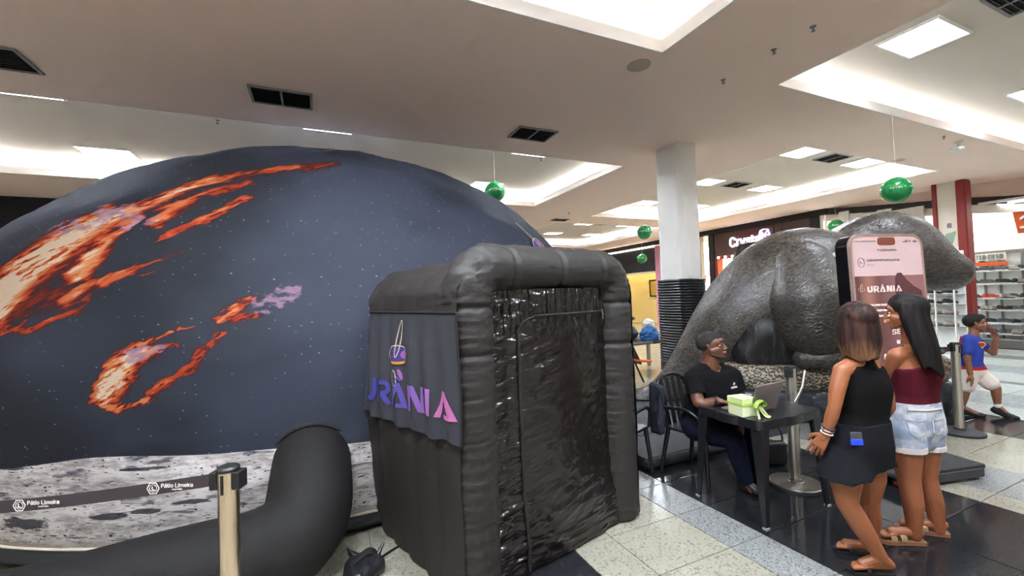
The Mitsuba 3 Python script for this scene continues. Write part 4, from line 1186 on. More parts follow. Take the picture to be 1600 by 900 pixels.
def gball(x, y, z, r, label, ceil=ZC):
    t = thing('green_ball', label, 'ball', 'hanging green balls')
    obj('sphere', put(trimesh.creation.icosphere(4, r), (x, y, z)), 'm_ball', t, True)
    an = np.linspace(0, 2 * np.pi, 41)[:-1]
    k = unit(V(-.415, -.91, 0))
    obj('seam', put(tube(np.stack([np.cos(an) * r * 1.006, np.sin(an) * r * 1.006, 0 * an], 1), r * .03, 6, closed=True), (x, y, z), rx=.06), 'm_ball', t, True)
    lt = text('PÁTIO', r * .17, .002)
    lv = np.array(lt.vertices)
    th, phi, rr_ = lv[:, 0] / r + math.atan2(-x, y), lv[:, 1] / r + .08, r * 1.004 + lv[:, 2]
    lt.vertices = np.stack([x + rr_ * np.cos(phi) * np.sin(th), y - rr_ * np.cos(phi) * np.cos(th), z + rr_ * np.sin(phi)], 1)
    obj('lettering', lt, 'm_print_white', t)
    obj('valve', put(trimesh.creation.cylinder(.02, .03, sections=12), (x, y, z + r)), 'm_white', t, 30)
    obj('string', tm(trimesh.creation.cylinder(.004, segment=[[x, y, z + r], [x, y, ceil]], sections=6)), 'm_white', t)


gball(3.24, 7.75, 3.76, .20, 'green ball hanging at the right slope of the dome', ZT)
gball(7.70, 3.30, 3.03, .185, 'largest green ball, hanging above the dinosaur head')
gball(8.51, 9.45, 3.39, .20, 'green ball hanging just left of the round column', ZT)
gball(12.36, 13.94, 3.10, .20, 'smallest green ball, in front of the dark shop sign left of the column', ZT)
gball(14.0, 7.48, 3.43, .20, 'green ball half hidden behind the dinosaur back', ZC)

# ------------------------------------------------------------------ people
def frame(fwd, up=(0, 0, 1)):
    F = unit(fwd)
    R = unit(np.cross(F, up))
    return R, F, np.cross(R, F)


def head_parts(c, fwd, up=(0, 0, 1), s=1.0):
    R, F, U = frame(fwd, up)
    q = lambda x, y, z: c + s * (x * R + y * F + z * U)
    H = lambda *a: hull(*[(q(*p), r * s) for p, r in a], n=20)
    P = [H(((0, .005, .032), .076), ((0, -.034, .030), .074)), H(((-.03, .052, .036), .034), ((.03, .052, .036), .034), ((0, .0, .02), .07)),
         H(((-.036, .044, -.022), .030), ((.036, .044, -.022), .030), ((-.042, .0, -.03), .034), ((.042, .0, -.03), .034), ((0, .066, -.086), .016), ((-.018, .058, -.084), .016), ((.018, .058, -.084), .016)),
         H(((0, .084, .014), .007), ((0, .103, -.022), .010)), H(((-.012, .090, -.027), .009), ((.012, .090, -.027), .009), ((0, .100, -.024), .009)),
         H(((-.018, .076, -.052), .009), ((.018, .076, -.052), .009), ((0, .084, -.052), .010)), H(((0, .070, -.082), .015), ((0, .074, -.08), .010))]
    for sx in (-1, 1):
        P.append(H(((sx * .079, -.006, .018), .012), ((sx * .076, .002, -.024), .009)))
        P.append(H(((sx * .031, .072, .034), .014), ((sx * .05, .056, .034), .012)))
        P.append(H(((sx * .043, .052, -.018), .022), ((sx * .03, .06, -.028), .018)))
    return P, q


def face(t, q, s, lid, brow='m_hair_black', lips='m_lips'):
    for sx in (-1, 1):
        e = obj('eye', tm(hull((q(sx * .028, .0745, .010), .0085 * s), (q(sx * .040, .0705, .010), .0080 * s), n=14)), 'm_eye', t, True)
        obj('iris', tm(hull((q(sx * .033, .0785, .010), .0055 * s), n=12)), 'm_iris', e, True)
        obj('eyelid', tm(hull((q(sx * .020, .078, .0165), .0035 * s), (q(sx * .033, .0805, .019), .004 * s), (q(sx * .046, .070, .0155), .0035 * s), n=8)), lid, t, True)
        obj('eyebrow', tm(hull((q(sx * .016, .092, .035), .0035 * s), (q(sx * .033, .090, .041), .004 * s), (q(sx * .052, .072, .035), .003 * s), n=8)), brow, t, True)
    obj('lips', cat_([hull((q(-.020, .083, -.048), .003 * s), (q(0, .094, -.046), .005 * s), (q(.020, .083, -.048), .003 * s), n=10), hull((q(-.017, .083, -.054), .004 * s), (q(0, .092, -.056), .006 * s), (q(.017, .083, -.054), .004 * s), n=10)]), lips, t, True)


def hand_parts(w, d, nrm, s=1.0, curl=.5, thumb=1, spread=1.0):
    """w wrist, d towards the fingers, nrm out of the back of the hand, thumb = side (+1 along d x nrm)"""
    d = unit(d)
    n = unit(np.array(nrm) - d * np.dot(nrm, d))
    sd = np.cross(d, n) * thumb
    P = [hull((w, .024 * s), (w + d * .03 * s, .022 * s), n=12)]
    k = [w + d * .085 * s + sd * x * s for x in (.030, .010, -.010, -.029)]
    P.append(hull((w + d * .01 * s + sd * .012 * s, .016 * s), (w + d * .01 * s - sd * .012 * s, .016 * s), (k[0], .0115 * s), (k[3], .0105 * s), n=12))
    for i, (b, ln) in enumerate(zip(k, (.082, .092, .086, .068))):
        p, r, a = b, .0098 * s, curl * (.35 + .12 * i)
        dd = d + sd * (.10, .03, -.03, -.10)[i] * spread
        for f_, m_ in ((.44, 1.0), (.32, 1.9), (.24, 2.6)):
            v = unit(unit(dd) * math.cos(a * m_) - n * math.sin(a * m_))
            e = p + v * ln * f_ * s
            P.append(hull((p, r), (e, r * .93), n=10))
            p, r = e, r * .93
    b = w + d * .022 * s + sd * .022 * s
    e1 = b + unit(d * .6 + sd * .75 - n * .35) * .042 * s
    e2 = e1 + unit(d * .9 + sd * .30 - n * .35) * .032 * s
    e3 = e2 + unit(d * 1.0 + sd * .05 - n * .4) * .024 * s
    P += [hull((b, .016 * s), (e1, .0125 * s), n=10), hull((e1, .0125 * s), (e2, .0105 * s), n=10), hull((e2, .0105 * s), (e3, .009 * s), n=10)]
    return P


def foot_parts(heel, toe, ankle, s=1.0, z=.03):
    d = unit(V(*(toe - heel)[:2], 0))
    sd = V(-d[1], d[0], 0)
    g = lambda p, zz: V(p[0], p[1], zz)
    ln = np.linalg.norm((toe - heel)[:2])
    P = [hull((g(heel, z + .026), .030 * s), (ankle, .034 * s), n=14), hull((g(heel, z + .024), .028 * s), (g(heel + d * ln * .70, z + .02), .030 * s), (ankle + d * .02, .03 * s), n=14),
         hull((g(heel + d * ln * .3, z + .026), .027 * s), (g(heel + d * ln * .74 + sd * .016 * s, z + .012), .020 * s), (g(heel + d * ln * .70 - sd * .018 * s, z + .010), .018 * s), n=12)]
    for k, (o, l, r) in enumerate(((.030, 1.0, .0125), (.014, 1.0, .0095), (.0, .97, .009), (-.014, .93, .0085), (-.027, .88, .0085))):
        P.append(hull((g(heel + d * ln * .70 + sd * o * .8 * s, z + .010), .012 * s), (g(heel + d * ln * l + sd * o * s, z + .008), r * s), n=10))
    return P


def slab(levels, n=18, dr_=0.0):
    """levels: (left point, right point, radius); hulls between one level and the next"""
    out_ = []
    for (a, b, r), (c, d, r2) in zip(levels, levels[1:]):
        out_.append(hull((a, r + dr_), (b, r + dr_), (c, r2 + dr_), (d, r2 + dr_), n=n))
    return out_


def limb(*pr, n=16, dr_=0.0):
    return [hull((a, r + dr_), (b, r2 + dr_), n=n) for (a, r), (b, r2) in zip(pr, pr[1:])]


def add(parts):
    return m3.Manifold.batch_boolean(list(parts), m3.OpType.Add)


def mid(a, b, t=.5):
    return a * (1 - t) + b * t


def toward(a, b, d):
    """from a towards b by d metres"""
    return a + unit(b - a) * d


def hair_tex(name, fn):
    scene[name] = {'type': 'twosided', 'bsdf': {'type': 'bumpmap', 'arbitrary': proc(lambda p, n, uv: .004 * fbm(p.x * 70., p.y * 70., p.z * 5, 3), 1e-3), 'scale': 1.0,
                   'bsdf': {'type': 'principled', 'base_color': proc(fn), 'roughness': .6, 'specular': .18}}}


hair_tex('m_hair_dark', lambda p, n, uv: mix(L(14, 11, 12), L(32, 25, 25), smoothstep(.4, .8, fbm(p.x * 60, p.y * 60, p.z * 5, 3))))
hair_tex('m_hair_ombre', lambda p, n, uv: mix(mix(L(32, 20, 18), L(60, 37, 31), smoothstep(.45, .75, fbm(p.x * 60, p.y * 60, p.z * 5, 3))), mix(L(96, 66, 48), L(132, 96, 68), smoothstep(.4, .7, fbm(p.x * 60, p.y * 60, p.z * 5, 3))), smoothstep(1.36, 1.22, p.z + .07 * (noise(p.x * 40, p.y * 40, 0.) - .5))))


def hair_mass(q, s, length, half, tips, fringe=None, n=11):
    """cap and a curtain of locks that falls from the crown over the back; half = how far round it reaches (radians)"""
    P = [hull((q(0, -.004, .050), .084 * s), (q(0, -.036, .040), .084 * s), n=24)]
    lk = []
    for k in range(n):
        a = -half + 2 * half * k / (n - 1)
        x, y = math.sin(a), -math.cos(a)
        e = length + tips * math.cos(a * 3 + 1)
        lk.append([(q(x * .062, y * .066 - .014, .06), .032 * s), (q(x * .080, y * .078 - .014, -.02), .026 * s), (q(x * .086, y * .072 - .016, -.02 - e * .55), .024 * s), (q(x * .080, y * .060 - .020, -.02 - e), .012 * s)])
    for A, B in zip(lk, lk[1:]):
        for i in range(3):
            P.append(hull(A[i], A[i + 1], B[i], B[i + 1], n=10))
    m = skin(P, .007, 6)
    v = np.array(m.vertices)
    c = q(0, -.02, 0)
    d = v - c
    d[:, 2] *= .2
    d /= np.linalg.norm(d, axis=1, keepdims=True) + 1e-9
    a = np.arctan2(d[:, 1], d[:, 0])
    w = meshkit.fbm(np.c_[a * 9, v[:, 2] * 2.2, 0 * a + 2], 3) - .5
    m.vertices = v + d * (w * .016)[:, None]
    return m


def G(who):
    return {k: V(*v) for k, v in DATA[who].items()}


# ---------------- woman in black, shoulder-length brown hair
J = G('w1')
t = thing('person', 'woman in black sleeveless top and black shorts, shoulder-length brown hair, seen from behind', 'person')
fw = unit(V(.30, 1, 0))
hp, q = head_parts(J['head'], unit(V(.55, .83, -.05)), s=.98)
hipC = mid(J['hiL'], J['hiR'])
tors = [(mid(J['shL'], J['shR'], .22) + V(0, .0, .0), mid(J['shL'], J['shR'], .80), .052), (mid(J['chL'], J['chR'], .22), mid(J['chL'], J['chR'], .80), .086), (mid(J['waL'], J['waR'], .27), mid(J['waL'], J['waR'], .74), .080), (mid(J['hiL'], J['hiR'], .26), mid(J['hiL'], J['hiR'], .76), .100), (mid(J['thL'], J['thR'], .14), mid(J['thL'], J['thR'], .86), .086)]
armL = [(toward(J['shL'], J['shR'], .015), .046), (mid(J['shL'], J['elL']), .042), (J['elL'], .034), (mid(J['elL'], J['wrL'], .35), .035), (J['wrL'], .023)]
armR = [(toward(J['shR'], J['shL'], .03), .046), (mid(J['shR'], J['elR']), .042), (J['elR'], .034), (J['wrR'], .023)]
legL = [(J['thL'] + V(.03, 0, .05), .092), (mid(J['thL'], J['knL'], .45), .082), (J['knL'], .056), (mid(J['knL'], J['clL'], .75), .056), (J['clL'], .053), (J['anL'], .034)]
legR = [(J['thR'] + V(-.02, 0, .05), .092), (mid(J['thR'], J['knR'], .45), .082), (J['knR'], .056), (mid(J['knR'], J['clR'], .75), .056), (J['clR'], .052), (J['anR'], .034)]
neck = limb((J['neck'] + V(0, 0, -.04), .052), (J['head'] + V(0, -.02, -.04), .050))
shr = limb((toward(J['shL'], J['shR'], .02), .046), (J['neck'] + V(0, -.01, -.06), .052), (toward(J['shR'], J['shL'], .04), .046))
body = hp + slab(tors) + limb(*armL) + limb(*armR) + limb(*legL) + limb(*legR) + neck + shr
body += hand_parts(J['wrL'], J['haL'] - J['wrL'] + V(-.01, .01, -.01), V(-.4, -.5, .7), .95, .55, 1) + hand_parts(J['wrR'], J['haR'] - J['wrR'], V(.3, -.2, .8), .95, .6, -1)
fL, fR = (J['heL'], J['toL'] + V(-.03, .03, 0), J['anL']), (J['heR'], J['toR'] + V(-.04, .04, 0), J['anR'])
body += foot_parts(*fL, .95) + foot_parts(*fR, .95)
obj('body', skin(body, .008, 8), 'm_skin_fair', t, True)
face(t, q, .98, 'm_skin_fair')
obj('hair', hair_mass(q, 1.05, .175, 2.3, .014), 'm_hair_ombre', t, True, 'brown hair fading to blond tips')
tp = add(slab(tors[:4], dr_=.012) + [hull((mid(J['shL'], J['shR'], .26) + V(0, 0, .0), .050), (J['neck'] + V(0, -.01, -.08), .062), (mid(J['shL'], J['shR'], .74), .050), n=16)])
obj('top', soften(tp, .010, 5, ((J['neck'] + V(0, 0, -.055), (0, 0, -1)), (V(0, 0, .70), (0, 0, 1)))), 'm_knit_black', t, True, 'black racer-back sleeveless top')
sh = add(slab(tors[2:], dr_=.018) + limb((J['thL'] + V(.02, 0, .05), .10), (mid(J['thL'], J['knL'], .42) + V(-.02, -.01, 0), .116), n=18) + limb((J['thR'] + V(-.01, 0, .05), .10), (mid(J['thR'], J['knR'], .30) + V(.03, 0, 0), .115), n=18))
m = soften(sh, .010, 5, ((V(0, 0, .86), (0, 0, -1)), (V(2.9, 1.5, .592), (-.12, 0, .99))))
v = np.array(m.vertices)
lowm = np.clip((.68 - v[:, 2]) / .1, 0, 1)
ow = (v - mid(J['thL'], J['thR'])) * V(1, 1, 0)
ow /= np.linalg.norm(ow, axis=1, keepdims=True) + 1e-9
m.vertices = v + ow * (np.clip((.74 - v[:, 2]) / .18, 0, 1) ** 1.3 * .034)[:, None] + (meshkit.fbm(v * V(26, 26, 3), 2) - .5)[:, None] * (lowm * .05)[:, None] * V(.5, .8, .3)
flat('m_denim_black', (20, 20, 24), .95, specular=.1)
obj('shorts', m, 'm_denim_black', t, True, 'flared black denim shorts')
SH1 = m
pk = cling(SH1, [mid(J['hiL'], J['hiR'], .40) + V(-.075, .0, .062)], unit(V(-.62, -.78, 0)), .004)[0]
TEL = thing('mobile_phone', 'mobile phone in a blue case in the back pocket of the black shorts', 'mobile phone')
nrm_ = unit(V(-.55, -.83, 0))
ry_ = math.atan2(nrm_[0], -nrm_[1])
obj('body', put(rbx(-.030, .030, -.006, .006, -.036, .036, .005), tuple(pk), rz=ry_, rx=-.12), 'm_dark_grey', TEL, 25)
flat('m_case_blue', (30, 60, 200), .4)
obj('case', put(rbx(-.031, .031, -.0075, .0075, -.038, -.002, .005), tuple(pk), rz=ry_, rx=-.12), 'm_case_blue', TEL, 25)
wd = unit(J['haL'] - J['elL'])
for k, mt in ((.0, 'm_white'), (.018, 'm_steel'), (.034, 'm_dark_grey')):
    c_ = J['wrL'] - wd * (.012 + k)
    a1 = unit(np.cross(wd, [0, 1, .2]))
    b1 = np.cross(wd, a1)
    an = np.linspace(0, 2 * np.pi, 25)[:-1]
    obj('bracelet', tube(c_ + .030 * (np.cos(an)[:, None] * a1 + np.sin(an)[:, None] * b1), .004, 6, closed=True), mt, t, True)


def sandal(parent, heel, toe, s, sole_mat, strap_mat, z=.0, wide=1.0, thong=False):
    d = unit(V(*(toe - heel)[:2], 0))
    sd = V(-d[1], d[0], 0)
    ln = np.linalg.norm((toe - heel)[:2])
    g = lambda a, o, zz: V(*(heel + d * ln * a + sd * o * s)[:2], zz)
    prof = []
    for a, wl, wr in ((-.12, .018, .018), (-.06, .034, .034), (.2, .034, .036), (.5, .036, .034), (.75, .048, .042), (.95, .042, .040), (1.05, .028, .026), (1.09, .008, .008)):
        prof.append((a, wl * wide, wr * wide))
    pl = Polygon([g(a, wl, 0)[:2] for a, wl, _ in prof] + [g(a, -wr, 0)[:2] for a, _, wr in prof[::-1]]).buffer(.004)
    so = obj('sandal_sole', extrude(pl, .022 if not thong else .012, z + .003), sole_mat, parent, 30, 'sandal sole')
    top_ = z + (.027 if not thong else .017)
    for a in ((.48, .74) if not thong else (.62,)):
        arc = [g(a, .044 * wide * math.cos(th), top_ + .05 * math.sin(th) * (1.1 - .35 * a)) for th in np.linspace(0, math.pi, 11)]
        obj('sandal_strap', strip(arc, .034 if not thong else .02, tuple(d)), strap_mat, so, True)
        if not thong:
            obj('sandal_buckle', put(rbx(-.011, .011, -.008, .008, -.003, .003, .002), tuple(g(a, .022, top_ + .046 * (1.1 - .35 * a)))), 'm_gold', so)


for f_ in (fL, fR):
    sandal(t, f_[0], f_[1], 1.0, 'm_black', 'm_black', 0.0, .9, True)

flat('m_strap_metal', (150, 128, 98), .35, metallic=.4)
# ---------------- woman in burgundy, long black hair, face turned left
J = G('w2')
t = thing('person', 'woman with long black hair in burgundy strappy top and pale denim shorts', 'person')
hp, q = head_parts(J['head'] + V(.0, .0, .0), unit(V(-.34, .94, -.02)), s=1.0)
tors = [(mid(J['shL'], J['shR'], .18), mid(J['shL'], J['shR'], .82), .050), (mid(J['chL'], J['chR'], .2), mid(J['chL'], J['chR'], .80), .092), (mid(J['waL'], J['waR'], .30), mid(J['waL'], J['waR'], .72), .086), (mid(J['hiL'], J['hiR'], .26), mid(J['hiL'], J['hiR'], .76), .108), (mid(J['thL'], J['thR'], .16), mid(J['thL'], J['thR'], .84), .09)]
armL = [(toward(J['shL'], J['shR'], .015), .048), (mid(J['shL'], J['elL']), .043), (J['elL'], .036), (J['wrL'], .024)]
armR = [(toward(J['shR'], J['shL'], .03), .048), (mid(J['shR'], J['elR']), .043), (J['elR'], .036), (J['wrR'], .024)]
legL = [(J['thL'] + V(.0, 0, .05), .096), (mid(J['thL'], J['knL'], .45), .084), (J['knL'], .060), (mid(J['knL'], J['clL'], .75), .058), (J['clL'], .055), (J['anL'], .035)]
legR = [(J['thR'] + V(.0, 0, .05), .094), (mid(J['thR'], J['knR'], .45), .082), (J['knR'], .058), (mid(J['knR'], J['clR'], .75), .057), (J['clR'], .054), (J['anR'], .035)]
neck = limb((J['neck'] + V(.03, 0, -.04), .054), (J['head'] + V(.015, -.015, -.05), .050))
shr = limb((toward(J['shL'], J['shR'], .02), .048), (J['neck'] + V(.03, -.01, -.06), .056), (toward(J['shR'], J['shL'], .04), .048))
body = hp + slab(tors) + limb(*armL) + limb(*armR) + limb(*legL) + limb(*legR) + neck + shr
body += hand_parts(J['wrL'], J['haL'] - J['wrL'], V(0, 0, 1), .95, .6, 1) + hand_parts(J['wrR'], J['haR'] - J['wrR'], V(0, 0, 1), .95, .6, -1)
fL, fR = (J['heL'], J['toL'] + V(-.04, .03, 0), J['anL'] + V(0, 0, .02)), (J['heR'], J['toR'] + V(-.09, .08, 0), J['anR'] + V(0, 0, .03))
body += foot_parts(*fL, 1.0, .045) + foot_parts(*fR, 1.0, .045)
obj('body', skin(body, .008, 8), 'm_skin_tan', t, True)
face(t, q, 1.0, 'm_skin_tan')
m = hair_mass(q, 1.04, .33, 1.72, .035, n=13)
v = np.array(m.vertices)
m.vertices = v + np.clip(J['head'][2] - .02 - v[:, 2], 0, 1)[:, None] * .20 * V(.39, -.92, 0)
obj('hair', m, 'm_hair_dark', t, True, 'long straight black hair')
tp = add(slab(tors[:4], dr_=.013))
nk = mid(J['shL'], J['shR'])
obj('top', soften(tp, .010, 5, ((nk + V(0, 0, -.045), (.25, .0, -1)), (V(0, 0, mid(J['waL'], J['waR'])[2] - .055), (0, 0, 1)))), 'm_maroon', t, True, 'burgundy sleeveless top')
bk = unit(V(.3, -1, 0))
for o in (.24, .34, .70, .80):
    a_, b_ = mid(J['shL'], J['shR'], o), mid(J['chL'], J['chR'], o + (.12 if o < .5 else -.12))
    obj('strap', tube([a_ + V(0, .01, .054), a_ + bk * .058 + V(0, 0, .01), mid(a_, b_) + bk * .082, b_ + bk * .112 + V(0, 0, .02)], .005, 6, 20), 'm_maroon', t, True)
tex('m_denim_pale', lambda p, n, uv: mix(L(120, 132, 152), L(176, 179, 186), smoothstep(.3, .7, fbm(p.x * 14, p.y * 14, p.z * 14, 4))), .9)
sh = add(slab(tors[2:], dr_=.014) + limb((J['thL'] + V(.0, 0, .05), .112), (mid(J['thL'], J['knL'], .35), .104), n=18) + limb((J['thR'] + V(.0, 0, .05), .110), (mid(J['thR'], J['knR'], .30), .102), n=18) + [hull((mid(J['hiL'], J['hiR'], .28) + bk * .04 + V(0, 0, -.05), .088), n=20), hull((mid(J['hiL'], J['hiR'], .74) + bk * .04 + V(0, 0, -.05), .088), n=20)])
SHM = soften(sh, .010, 6, ((V(0, 0, .90), (0, 0, -1)), (V(3.45, 1.5, .60), (.10, 0, 1))))
obj('shorts', SHM, 'm_denim_pale', t, True, 'pale blue denim shorts')
flat('m_denim_hem', (180, 175, 172), .9)
for a_, k_ in (('L', .35), ('R', .30)):
    c_ = limb((J['th' + a_], .114 if a_ == 'L' else .112), (mid(J['th' + a_], J['kn' + a_], .35), .110 if a_ == 'L' else .106), n=22)
    zc_ = .60 - .10 * (J['th' + a_][0] - 3.45)
    cf = cut(cut(add(c_), V(J['th' + a_][0], 0, zc_ + .030), (.0, 0, -1)), V(J['th' + a_][0], 0, zc_ - .004), (.0, 0, 1))
    obj('shorts_cuff', soften(cf, .012, 2), 'm_denim_hem', t, 40, 'rolled pale cuff')
vw = unit(V(-.55, -.83, 0))
sdw = V(-vw[1], vw[0], 0)
for o in (-.085, .065):
    c_ = mid(J['hiL'], J['hiR'], .5) + sdw * o + V(0, 0, -.015)
    path = [c_ + sdw * x + V(0, 0, z) for x, z in ((-.045, .045), (0, .040), (.045, .045), (.045, .01), (.043, -.03), (.02, -.047), (0, -.055), (-.02, -.047), (-.043, -.03), (-.045, .01))]
    obj('back_pocket', tube(cling(SHM, path, vw, .001), .0028, 6, closed=True), 'm_denim_hem', t)
obj('waistband', tube(cling(SHM, [mid(J['waL'], J['waR']) * V(1, 1, 0) + V(0, 0, .865) + vw * .02 + sdw * x for x in np.linspace(-.11, .11, 17)], vw, .001), .006, 6), 'm_denim_hem', t)
for f_ in (fL, fR):
    sandal(t, f_[0], f_[1], 1.0, 'm_cork', 'm_strap_metal', 0.0, 1.05)

# ---------------- seated man
J = G('man')
t = thing('person', 'seated man in a black t-shirt and dark jeans looking to the right behind the table', 'person')
fdir = unit(V(.42, -.88, .14))
J['head'] = J['head'] + V(0, 0, -.022)
hp, q = head_parts(J['head'], fdir, unit(V(-.05, .1, 1)), s=1.10)
tors = [(toward(J['shR'], J['shL'], .05), toward(J['shL'], J['shR'], .05), .068), (toward(J['chR'], J['chL'], .07), toward(J['chL'], J['chR'], .07), .118), (toward(J['waR'], J['waL'], .08), toward(J['waL'], J['waR'], .08), .125), (J['hiR'] + V(.03, 0, .03), J['hiL'] + V(-.03, 0, .06), .125)]
armR = [(J['shR'] + V(.01, 0, 0), .066), (mid(J['shR'], J['elR']), .058), (J['elR'], .047), (mid(J['elR'], J['wrR'], .35), .047), (J['wrR'] + V(0, 0, .07), .032)]
armL = [(J['shL'] + V(-.01, 0, 0), .066), (mid(J['shL'], J['elL']), .058), (J['elL'], .047), (mid(J['elL'], J['wrL'], .35), .046), (J['wrL'], .032)]
thR = [(J['hiR'] + V(0, 0, .02), .105), (mid(J['hiR'], J['knR']), .092), (J['knR'] + V(0, 0, .02), .068)]
thL = [(J['hiL'] + V(0, 0, .06), .105), (mid(J['hiL'], J['knL']) + V(0, 0, .03), .092), (J['knL'] + V(0, 0, .04), .068)]
shR_ = [(J['knR'] + V(0, 0, .02), .066), (mid(J['knR'], J['anR'], .35), .062), (J['anR'] + V(0, 0, .03), .043)]
shL_ = [(J['knL'] + V(0, 0, .04), .066), (mid(J['knL'], J['anL'], .35), .062), (J['anL'] + V(0, 0, .04), .043)]
neck = limb((J['neck'] + V(0, 0, -.05), .078), (J['head'] + V(0, .0, -.04), .068))
shr = limb((J['shR'] + V(.03, 0, .015), .066), (J['neck'] + V(0, .015, -.015), .066), (J['shL'] + V(-.03, 0, .015), .066))
body = hp + slab(tors) + limb(*armR) + limb(*armL) + limb(*thR) + limb(*thL) + limb(*shR_) + limb(*shL_) + neck + shr
wR = J['wrR'] + V(0, 0, .07)
body += hand_parts(wR, V(.5, -.45, -.08), V(.1, .1, 1), 1.05, .45, -1) + hand_parts(J['wrL'], V(-.05, -.1, -1), V(.4, -.8, .1), 1.05, .5, 1)
body += limb((J['anR'] + V(0, 0, .03), .04), (J['toR'] + V(-.02, .05, .0), .035)) + limb((J['anL'] + V(0, 0, .04), .04), (J['toL'] + V(-.02, .03, .02), .035))
obj('body', skin(body, .008, 8), 'm_skin_dark', t, True)
face(t, q, 1.10, 'm_skin_dark')
hc = add([hull((q(0, -.006, .044), .0865), (q(0, -.038, .036), .0865), n=24), hull((q(0, .030, .060), .062), (q(0, -.02, .056), .075), n=20)])
hc = cut(hc, q(0, .060, .050), (q(0, -.55, .42) - q(0, 0, 0)) * V(1, 1, 1))
hc = cut(hc, q(0, 0, -.012), q(0, 0, 1) - q(0, 0, 0))
obj('hair', soften(hc, .007, 4), 'm_hair_black', t, True, 'short cropped black hair')
bd = add([hull((q(0, .068, -.086), .0185), (q(-.022, .06, -.083), .018), (q(.022, .06, -.083), .018), n=14), hull((q(-.022, .06, -.083), .018), (q(-.058, .008, -.058), .017), n=12), hull((q(.022, .06, -.083), .018), (q(.058, .008, -.058), .017), n=12)])
flat('m_beard', (44, 32, 28), .7)
obj('beard', soften(bd, .007, 3), 'm_beard', t, True, 'trimmed short beard')
ts = add(slab(tors, dr_=.016) + limb((J['shR'] + V(.03, 0, .015), .078), (J['neck'] + V(0, .015, -.022), .078), (J['shL'] + V(-.03, 0, .015), .078)) + limb((J['shR'] + V(.01, 0, 0), .080), (mid(J['shR'], J['elR'], .70), .074)) + limb((J['shL'] + V(-.01, 0, 0), .080), (mid(J['shL'], J['elL'], .70), .074)))
ts = ts - hull((J['neck'] + V(.005, -.015, .070), .088), (J['neck'] + V(.015, -.070, .020), .068), n=20)
for s_ in 'RL':
    ts = ts - hull((mid(J['sh' + s_], J['el' + s_], .80), .01), (mid(J['sh' + s_], J['el' + s_], .90), .085), n=16)
flat('m_tee', (15, 15, 17), .95, specular=.1)
obj('t_shirt', soften(cut(ts, V(0, 0, .50), (0, 0, 1)), .010, 6), 'm_tee', t, True, 'black short-sleeved t-shirt')
lg = mid(J['chR'], J['chL'], .70) + V(.02, -.137, .055)
lm = text('URÂNIA', .016, .003)
obj('shirt_print', stand_up(lm, lg, .10), 'm_print_white', t)
obj('shirt_mark', stand_up(extrude(ring(0, 0, .012, .008, .003).union(stroke([(0, -.006), (0, .016)], .004)), .003), lg + V(0, 0, .026), .10), 'm_print_white', t)
flat('m_jeans', (19, 23, 38), .95, specular=.1)
pn = add(limb(*thR, dr_=.014) + limb(*thL, dr_=.014) + limb(*shR_, dr_=.016) + limb(*shL_, dr_=.016) + slab(tors[3:] + [(J['hiR'] + V(.02, 0, .0), J['hiL'] + V(-.02, 0, .03), .12)], dr_=.010))
obj('jeans', soften(cut(pn, V(0, 0, .075), (0, 0, 1)), .010, 6), 'm_jeans', t, True, 'dark blue jeans')
for a_, b_, dz in (('anR', 'toR', 0), ('anL', 'toL', 0)):
    A1, B1 = J[a_], J[b_]
    A2, B2 = V(A1[0], A1[1] + .02, .045), V(B1[0] - .01, B1[1] + .01, .035)
    sh_ = skin([hull((A2, .046), (A2 + V(0, 0, .05), .046), n=16), hull((A2, .044), (B2, .034), (A2 + V(0, -.03, .03), .04), n=16)], .010, 4)
    sh_.vertices[:, 2] = np.maximum(sh_.vertices[:, 2], .004)
    obj('shoe', sh_, 'm_black', t, True)
wa_ = unit(V(.5, -.45, -.08))
w1_, w2_ = unit(np.cross(wa_, [0, 0, 1])), unit(np.cross(wa_, np.cross(wa_, [0, 0, 1])))
an = np.linspace(0, 2 * np.pi, 25)[:-1]
obj('wrist_watch', tube(wR - wa_ * .012 + .032 * (np.cos(an)[:, None] * w1_ + np.sin(an)[:, None] * w2_), .009, 8, closed=True), 'm_black', t, True, 'black watch')

# ---------------- boy
J = G('boy')
t = thing('person', 'boy in blue and red t-shirt and pale shorts walking right, hand at his mouth', 'person')
bf, lat = unit(V(.34, -.94, 0)), unit(V(.94, .34, 0))      # where he walks to; his left
hp, q = head_parts(J['head'] + bf * .01, unit(bf + V(0, 0, .06)), s=.98)
b0, w0 = J['ch'], J['wa']
Z = lambda p, z: V(p[0], p[1], z)
J['head'] = J['head'] + V(0, 0, -.045)
hp, q = head_parts(J['head'] + bf * .01, unit(bf + V(0, 0, .06)), s=1.0)
SR, SL = Z(b0, J['shR'][2] + .015) - lat * .14 - bf * .03, Z(b0, J['shL'][2] + .035) + lat * .12 + bf * .02
HR, HL = w0 - lat * .065 - bf * .02 + V(0, 0, -.11), w0 + lat * .065 + bf * .03 + V(0, 0, -.11)
tors = [(SR + lat * .04, SL - lat * .04, .050), (b0 - lat * .05, b0 + lat * .05, .082), (w0 - lat * .045, w0 + lat * .045, .080), (HR + lat * .02, HL - lat * .02, .085)]
ER, WR_, HaR = SR - bf * .02 - lat * .035 + V(0, 0, -.22), SR - lat * .035 + V(0, 0, -.41), SR + bf * .015 - lat * .03 + V(0, 0, -.49)
HaL = J['head'] + bf * .135 + lat * .03 + V(0, 0, -.07)
WL_ = HaL + bf * .035 + V(0, 0, -.10)
EL = SL + bf * .16 + V(0, 0, -.16)
KR, AR = HR - bf * .05 + V(0, 0, -.25), Z(HR - bf * .09, .10)
KL, AL = HL + bf * .16 + V(0, 0, -.20), HL + bf * .17 + V(0, 0, -.42)
